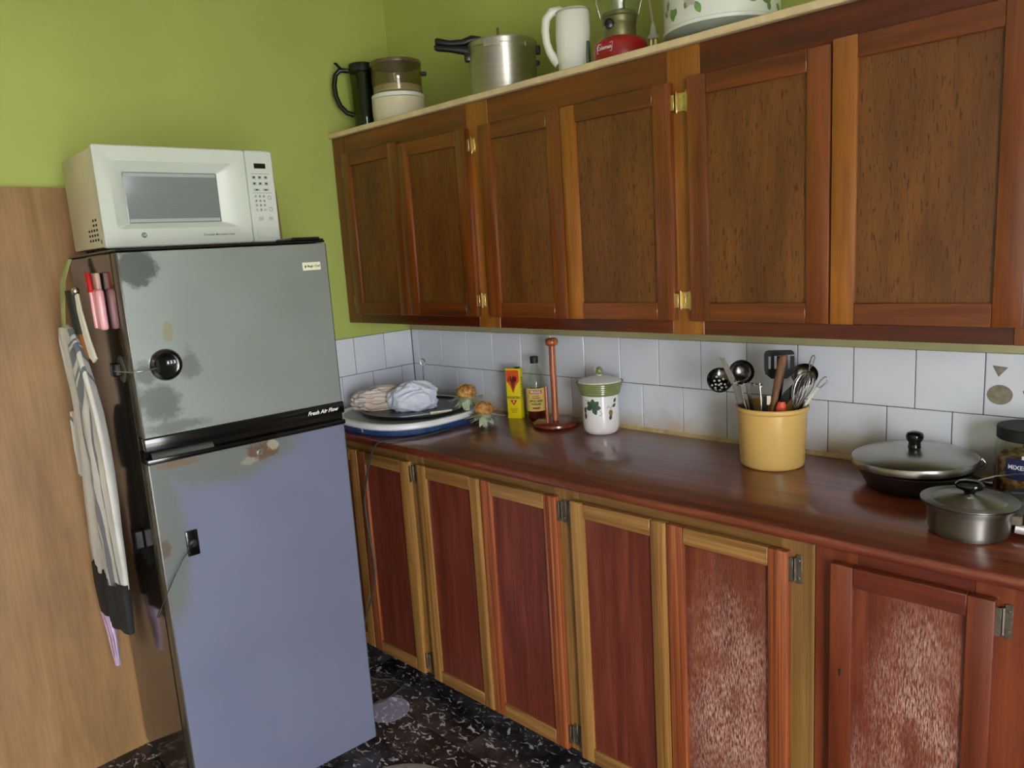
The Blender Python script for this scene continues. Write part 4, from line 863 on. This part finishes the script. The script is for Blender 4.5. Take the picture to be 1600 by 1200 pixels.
# perforated skimmer
o, L = util('slotted_spoon', 'perforated steel skimmer leaning out of the left of the crock', .0, -.05)
mb = MB(); bowl(mb, .043, .035, .026); mb.xf(Matrix.Translation(L(.02, -.133, .238)) @ Matrix.Rotation(R_(-12), 4, 'X') @ Matrix.Rotation(R_(38), 4, 'Y')); sp = mb.build('bowl', mat_ut, o, smooth=60)
mb = MB()
for i in range(14):
    a = i*2.4; r = .0075*sqrt(i)
    mb.lathe([(.0036, 0), (.0032, .0006), (0, .0008)], 8, (r*1.05*cos(a)*.95, r*.85*sin(a), -.026*(1-(r/.043)**3)+.0022))
mb.xf(Matrix.Translation(L(.02, -.133, .238)) @ Matrix.Rotation(R_(-12), 4, 'X') @ Matrix.Rotation(R_(38), 4, 'Y')); mb.build('holes', plain('hole_light', (190, 190, 186), .5), sp)
mb = MB(); bar(mb, [L(.0, -.05, .012), L(.005, -.075, .13), L(.01, -.092, .205), L(.015, -.098, .228)], .006, .0012); mb.build('handle', mat_ut, o)
# tongs / flat steel handle
o, L = util('steel_tongs', 'steel tongs with a channelled handle rising from the crock', .012, -.03)
mb = MB(); bar(mb, [L(.012, -.03, .012), L(.018, -.075, .165), L(.02, -.094, .222), L(.022, -.128, .297)], [.007, .008, .009, .007], .0015); mb.build('arm', mat_ut, o)
mb = MB(); bar(mb, [L(.016, -.022, .012), L(.024, -.066, .165), L(.027, -.086, .222)], [.004, .0045, .005], .0012); mb.build('arm', mat_ut, o)
# ladle
o, L = util('soup_ladle', 'dark steel soup ladle behind the tongs in the crock', -.03, -.03)
mb = MB(); bowl(mb, .034, .034, .026); mb.xf(Matrix.Translation(L(-.02, -.079, .250)) @ Matrix.Rotation(R_(78), 4, 'Y')); mb.build('bowl', mat_ut, o, smooth=60)
mb = MB(); bar(mb, [L(-.03, -.03, .012), L(-.028, -.05, .13), L(-.024, -.065, .22)], .005, .0012); mb.build('handle', mat_ut, o)
# potato masher (wire)
o, L = util('potato_masher', 'wire potato masher standing head up at the front of the crock', .04, -.05)
mb = MB(); zig = []
for i in range(7): zig += [L(.03+(.03 if i % 2 else 0), -.094+i*.0113, .236-i*.0018+(.004 if i % 2 else 0)), L(.03+(0 if i % 2 else .03), -.094+i*.0113, .236-i*.0018)]
mb.tube(zig, .0020, 6); mb.build('head', mat_steel, o, smooth=60)
mb = MB(); mb.tube([L(.045, -.030, .232), L(.046, -.027, .19), L(.045, -.026, .14), L(.04, -.05, .02)], .0018, 6); mb.tube([L(.045, -.078, .226), L(.046, -.070, .18), L(.045, -.058, .14), L(.04, -.05, .02)], .0018, 6); mb.build('wires', mat_steel, o, smooth=60)
# slotted spatula
o, L = util('spatula', 'black slotted spatula standing upright in the crock', -.02, .01)
mb = MB(); 
def rr2(w0, w1, z0_, z1_, r=.012):
    pts = [(-w0, z0_), (w0, z0_)]
    for k in range(6): a = R_(18*k); pts.append((w1-r+r*cos(a), z1_-r+r*sin(a)))
    for k in range(6): a = R_(90+18*k); pts.append((-w1+r+r*cos(a), z1_-r+r*sin(a)))
    return pts
c0 = L(-.02, .0185, 0)
def blade_piece(y0_, y1_, z0_, z1_, b=.001): mb.box(c0.x-.0016, c0.x+.0016, c0.y+y0_, c0.y+y1_, c0.z+z0_, c0.z+z1_)
W2 = .0385
mb.prism([(c0.y+a, c0.z+b_) for a, b_ in [(-.034, .292)]+[(W2-.012+.012*cos(R_(18*k)), .2975+.012*sin(R_(18*k))) for k in range(6)]+[(-W2+.012+.012*cos(R_(90+18*k)), .2975+.012*sin(R_(90+18*k))) for k in range(6)]+[(-W2, .2925)]], c0.x-.0016, c0.x+.0016, 'x')
xs_ = [-W2, -.0275, -.0215, -.0125, -.0065, .0065, .0125, .0215, .0275, W2]
for i in range(0, 9, 2): mb.box(c0.x-.0016, c0.x+.0016, c0.y+xs_[i], c0.y+xs_[i+1], c0.z+.258, c0.z+.2935)
mb.prism([(c0.y-.020, c0.z+.232), (c0.y+.020, c0.z+.232), (c0.y+W2-.003, c0.z+.245), (c0.y+W2, c0.z+.2585), (c0.y-W2, c0.z+.2585), (c0.y-W2+.003, c0.z+.245)], c0.x-.0016, c0.x+.0016, 'x')
mb.build('blade', mat_nyl, o)
mb = MB(); bar(mb, [L(-.02, .01, .012), L(-.021, .014, .15), L(-.021, .0185, .235)], [.008, .007, .012], .003); mb.build('handle', mat_nyl, o)
# wooden stick
o, L = util('wooden_spatula', 'brown wooden stirrer in front of the black spatula', .025, -.005)
mb = MB(); mb.loft([[p+Vector((.005*cos(2*pi*k/12), w*cos(2*pi*k/12+pi/2)*-1, 0)) for k in range(12)] for p, w in ((L(.025, -.005, .012), .006), (L(.03, .002, .16), .008), (L(.03, .016, .24), .0105), (L(.03, .028, .296), .0115), (L(.03, .030, .303), .007))]); mb.build('stirrer', wood('brown_utensil_wood', (78, 46, 24), (112, 72, 40), (140, 98, 60), 'z', 60, 5, .6, 0, .3), o, smooth=60)
# grey solid spoon at back right
o, L = util('serving_spoon', 'dull grey serving spoon behind the wire whisk', -.04, .04)
mb = MB(); bowl(mb, .030, .034, .014); mb.xf(Matrix.Translation(L(-.035, .083, .240)) @ Matrix.Rotation(R_(80), 4, 'Y')); mb.build('bowl', mat_ut, o, smooth=60)
mb = MB(); bar(mb, [L(-.04, .04, .012), L(-.037, .065, .14), L(-.036, .076, .215)], .005, .0012); mb.build('handle', mat_ut, o)
# whisk
o, L = util('wire_whisk', 'steel wire whisk with crowded loops standing in the crock', .03, .04)
for k in range(7):
    a = pi*k/7; pts = []
    for i in range(15):
        s2 = i/14*2*pi; ww = .024*sin(s2/2)*(1 if i else 0)
        u = i/14; h = sin(pi*u); wd_ = .026*sin(2*pi*u)*(1.0)
        pts.append(L(.032+wd_*cos(a)*.9, .054+.034*h+wd_*sin(a), .150+.110*h))
    MB().tube(pts, .0011, 5).build('loop', mat_steel, o, smooth=60)
mb = MB(); mb.tube([L(.03, .04, .012), L(.031, .048, .10), L(.032, .054, .152)], .006, 10); mb.build('handle', mat_steel, o, smooth=60)
# loop-ended steel tool
o, L = util('steel_loop_handle', 'thin steel tool with a looped end above the whisk', -.01, .05)
mb = MB(); mb.tube([L(-.01, .05, .012), L(-.01, .075, .16), L(-.01, .093, .26)], .002, 8)
mb.tube([L(-.01, .093, .26), L(-.01, .094, .275), L(-.01, .099, .292), L(-.01, .104, .296), L(-.01, .107, .290), L(-.01, .102, .272), L(-.01, .094, .26)], .0018, 8); mb.build('wire', mat_ut, o, smooth=60)
# fork with loop handle
o, L = util('steel_fork_handle', 'slim steel handle with a keyhole end leaning to the right of the crock', .02, .05)
mb = MB(); bar(mb, [L(.02, .05, .012), L(.022, .0805, .165), L(.024, .114, .218)], [.004, .004, .005], .0012)
mb.tube([L(.024, .110, .217), L(.024, .121, .236), L(.024, .130, .244), L(.024, .137, .240), L(.024, .134, .230), L(.024, .119, .216)], .002, 8, closed=True); mb.build('bar', mat_dsteel, o, smooth=60)
# dark utensil and red handle
o, L = util('black_turner', 'black plastic turner slanting behind the red handle in the crock', .01, .0)
mb = MB(); bar(mb, [L(.01, .0, .012), L(.015, .012, .15), L(.02, .045, .200), L(.02, .072, .232)], [.006, .008, .016, .013], .0025); mb.build('blade', mat_nyl, o)
o, L = util('red_handled_tool', 'orange-red plastic handle just showing above the crock rim', .045, .02)
mb = MB(); mb.loft([[p+Vector((.006*cos(2*pi*k/12), w*sin(2*pi*k/12), 0)) for k in range(12)] for p, w in ((L(.045, .02, .012), .008), (L(.047, .020, .12), .012), (L(.047, .022, .168), .013), (L(.047, .024, .182), .009))]); mb.build('handle', plain('orange_red_plastic', (206, 76, 44), .4), o, smooth=60)
# extra dark slim tools at the centre
o, L = util('dark_handled_knife', 'dark knife handle between masher and stirrer in the crock', .02, -.02)
mb = MB(); bar(mb, [L(.02, -.02, .012), L(.022, -.018, .15), L(.022, -.016, .19)], [.006, .008, .007], .004); mb.build('handle', mat_nyl, o)
MB().box(*(lambda p: (p.x+.0042, p.x+.006, p.y-.005, p.y+.005, p.z-.012, p.z+.012))(L(.022, -.008, .182))).build('tip', mat_cream, o)

# frying pan with lid
PX, PY = 2.066, -.152
fp = cyl_thing('frying_pan', 'dark frying pan under a steel lid with a round black knob', 'pan', PX, PY, Z)
MB().lathe([(.092, 0), (.098, .002), (.105, .010), (.124, .045), (.128, .050), (.1265, .052), (.122, .046), (.102, .012), (0, .006)], 52).build('pan', plain('dark_pan_metal', (58, 55, 50), .38, .6, var=.2), fp, smooth=40)
mb = MB(); mb.tube([(-.01, .118, .046), (-.008, .142, .056), (-.006, .146, .068), (-.004, .138, .078), (0, .122, .060)], .004, 8); mb.build('side_loop', mat_steel, fp, smooth=60)
mb = MB(); mb.loft([[(x_+w*cos(2*pi*k/12), y_+.0*k, z_+.009*sin(2*pi*k/12)) for k in range(12)] for x_, y_, z_, w in ((.045, .105, .045, .012), (.050, .125, .042, .012), (.053, .145, .040, .011), (.054, .155, .039, .008))]); mb.build('handle', mat_black, fp, smooth=50)
LM = Matrix.Translation((0, 0, .0525))
pl_ = MB().lathe([(.1275, 0), (.136, .004), (.138, .014), (.1355, .021), (.125, .026), (.08, .036), (.02, .041), (0, .0412)], 56).xf(LM @ Matrix.Translation((0, 0, .003)) @ Matrix.Rotation(R_(2.0), 4, 'X')).build('lid', plain('worn_lid_steel', (170, 168, 162), .28, 1, var=.12, scale=14), fp, smooth=35)
MB().lathe([(.017, .040), (.014, .046), (.013, .056), (.018, .064), (.0195, .072), (.017, .079), (.009, .0825), (0, .083)], 32).xf(LM).build('knob', mat_blackg, pl_, smooth=50)
# saucepan with lid
SX, SY = 2.238, -.398
sp_ = cyl_thing('saucepan', 'small steel saucepan with a flat lid near the counter edge', 'saucepan', SX, SY, Z)
MB().lathe([(.060, 0), (.068, .004), (.0725, .014), (.0745, .050), (.080, .060), (.086, .066), (.0865, .068), (.084, .0675), (.078, .061), (.0715, .048), (.067, .014), (0, .006)], 56).build('pan', mat_pot, sp_, smooth=40)
mb = MB(); mb.box(-.006, .012, .070, .090, .030, .050, .002); mb.build('handle_bracket', mat_iron, sp_)
mb = MB(); mb.loft([sup(.006, .009, 12, 3, z) for z in (0, .003, .12, .125)]); mb.xf(Matrix.Translation((.004, .078, .022)) @ Matrix.Rotation(R_(-96), 4, 'X')); mb.build('handle', plain('pale_steel_handle', (206, 206, 206), .3, .6), sp_, smooth=50)
LM = Matrix.Translation((0, 0, .0685))
sl = MB().lathe([(.070, -.003), (.071, 0), (.0865, .0008), (.087, .003), (.078, .005), (.066, .003), (.060, .006), (.03, .014), (0, .016)], 52).xf(LM).build('lid', mat_pot, sp_, smooth=30)
MB().loft([sup(a, bb, 24, 2.3, z) for z, a, bb in ((.0155, .009, .009), (.021, .010, .012), (.026, .019, .024), (.034, .020, .026), (.040, .014, .019), (.042, .004, .006))]).xf(LM).build('knob', mat_blackg, sl, smooth=60)
MB().lathe([(0, 0), (.006, .001), (.004, .004), (0, .005)], 14).xf(LM @ Matrix.Translation((.030, 0, .0135))).build('rivet', mat_steel, sl, smooth=50)
# loose spoon handle behind the saucepan
so = thing('spoon', 'steel spoon with its bent handle showing behind the small saucepan', 'spoon', (2.19, -.275, Z))
mb = MB(); bar(mb, [Vector((.11, .05, .088)), Vector((.10, .047, .087)), Vector((.06, .03, .080)), Vector((.03, .02, .068)), Vector((0, .005, .055)), Vector((-.02, 0, .040)), Vector((-.03, 0, .004))], [.006, .006, .005, .004, .004, .004, .006], .0012)
mb.build('handle', mat_steel, so)
# second, flat pan at the right edge
f2 = cyl_thing('shallow_pan', 'shallow dark pan with a glass lid at the right edge behind the saucepan', 'pan', 2.335, -.262, Z)
MB().lathe([(.070, 0), (.078, .003), (.085, .035), (.088, .038), (.084, .038), (.074, .008), (0, .005)], 48).build('pan', mat_blackm, f2, smooth=40)
t = NT('smoky_glass_lid'); t.color(s2l((120, 126, 116))); t.set(.06, trans=.55, ior=1.3)
MB().lathe([(.086, .039), (.0885, .041), (.086, .045), (.06, .052), (0, .057), ], 48).build('glass_lid', t.m, f2, smooth=50)
MB().lathe([(.004, .056), (.005, .060), (.010, .068), (.009, .074), (0, .076)], 20, (0, -.02, -.003)).build('lid_knob', mat_steel, f2, smooth=50)
# jar of nuts
jr = cyl_thing('nut_jar', 'plastic jar of mixed nuts with a black lid at the right end', 'jar', 2.283, -.082, Z)
m_jp = thin('jar_plastic', (.9, .9, .84), .0)
MB().lathe([(.055, 0), (.062, .004), (.0645, .012), (.0645, .120), (.060, .128), (.058, .136), (.0565, .136), (.0585, .127), (.063, .119), (.063, .013), (0, .006)], 48).build('jar', m_jp, jr, smooth=40)
MB().lathe([(.0625, .131), (.0645, .133), (.0645, .156), (.062, .159), (.055, .1585), (0, .1575)], 48).build('lid', mat_blackm, jr, smooth=35)
t = NT('nuts'); t.color(t.ramp(t.noise(t.coord(), 55, 2), [(.35, s2l((72, 44, 24))), (.5, s2l((150, 104, 62))), (.65, s2l((206, 172, 128)))])); t.set(.6)
nb = MB().lathe([(.056, .0065), (.0610, .012), (.0620, .04), (.0610, .088), (.05, .096), (.02, .092), (0, .094)], 40).build('nuts', t.m, jr, smooth=60); nb['kind'] = 'stuff'
x = MB(); cyl_patch(x, .0650, -.70, 1.2, .048, .096); jl = x.build('label', plain('navy_label', (28, 38, 78), .4), jr)
x = MB(); cyl_patch(x, .0651, -.20, 1.2, .096, .104); x.build('label_band', mat_inkw, jl)
x = MB(); text_cyl(x, 'MIXED NUTS', .0140, .0654, -.62, .076, bold=.0003, align='LEFT'); x.build('lettering', mat_inkw, jl)

# floor mat at the bottom edge of the view
tag(MB().lathe([(.20, 0), (.202, .004), (.197, .009), (.17, .010), (0, .010)], 60, (1.02, -1.0, .0)).build('floor_mat', plain('pale_grey_mat', (128, 124, 116), .9, var=.2, scale=60, bump=.3), smooth=40), 'pale grey round mat on the black floor in front of the refrigerator', 'mat')
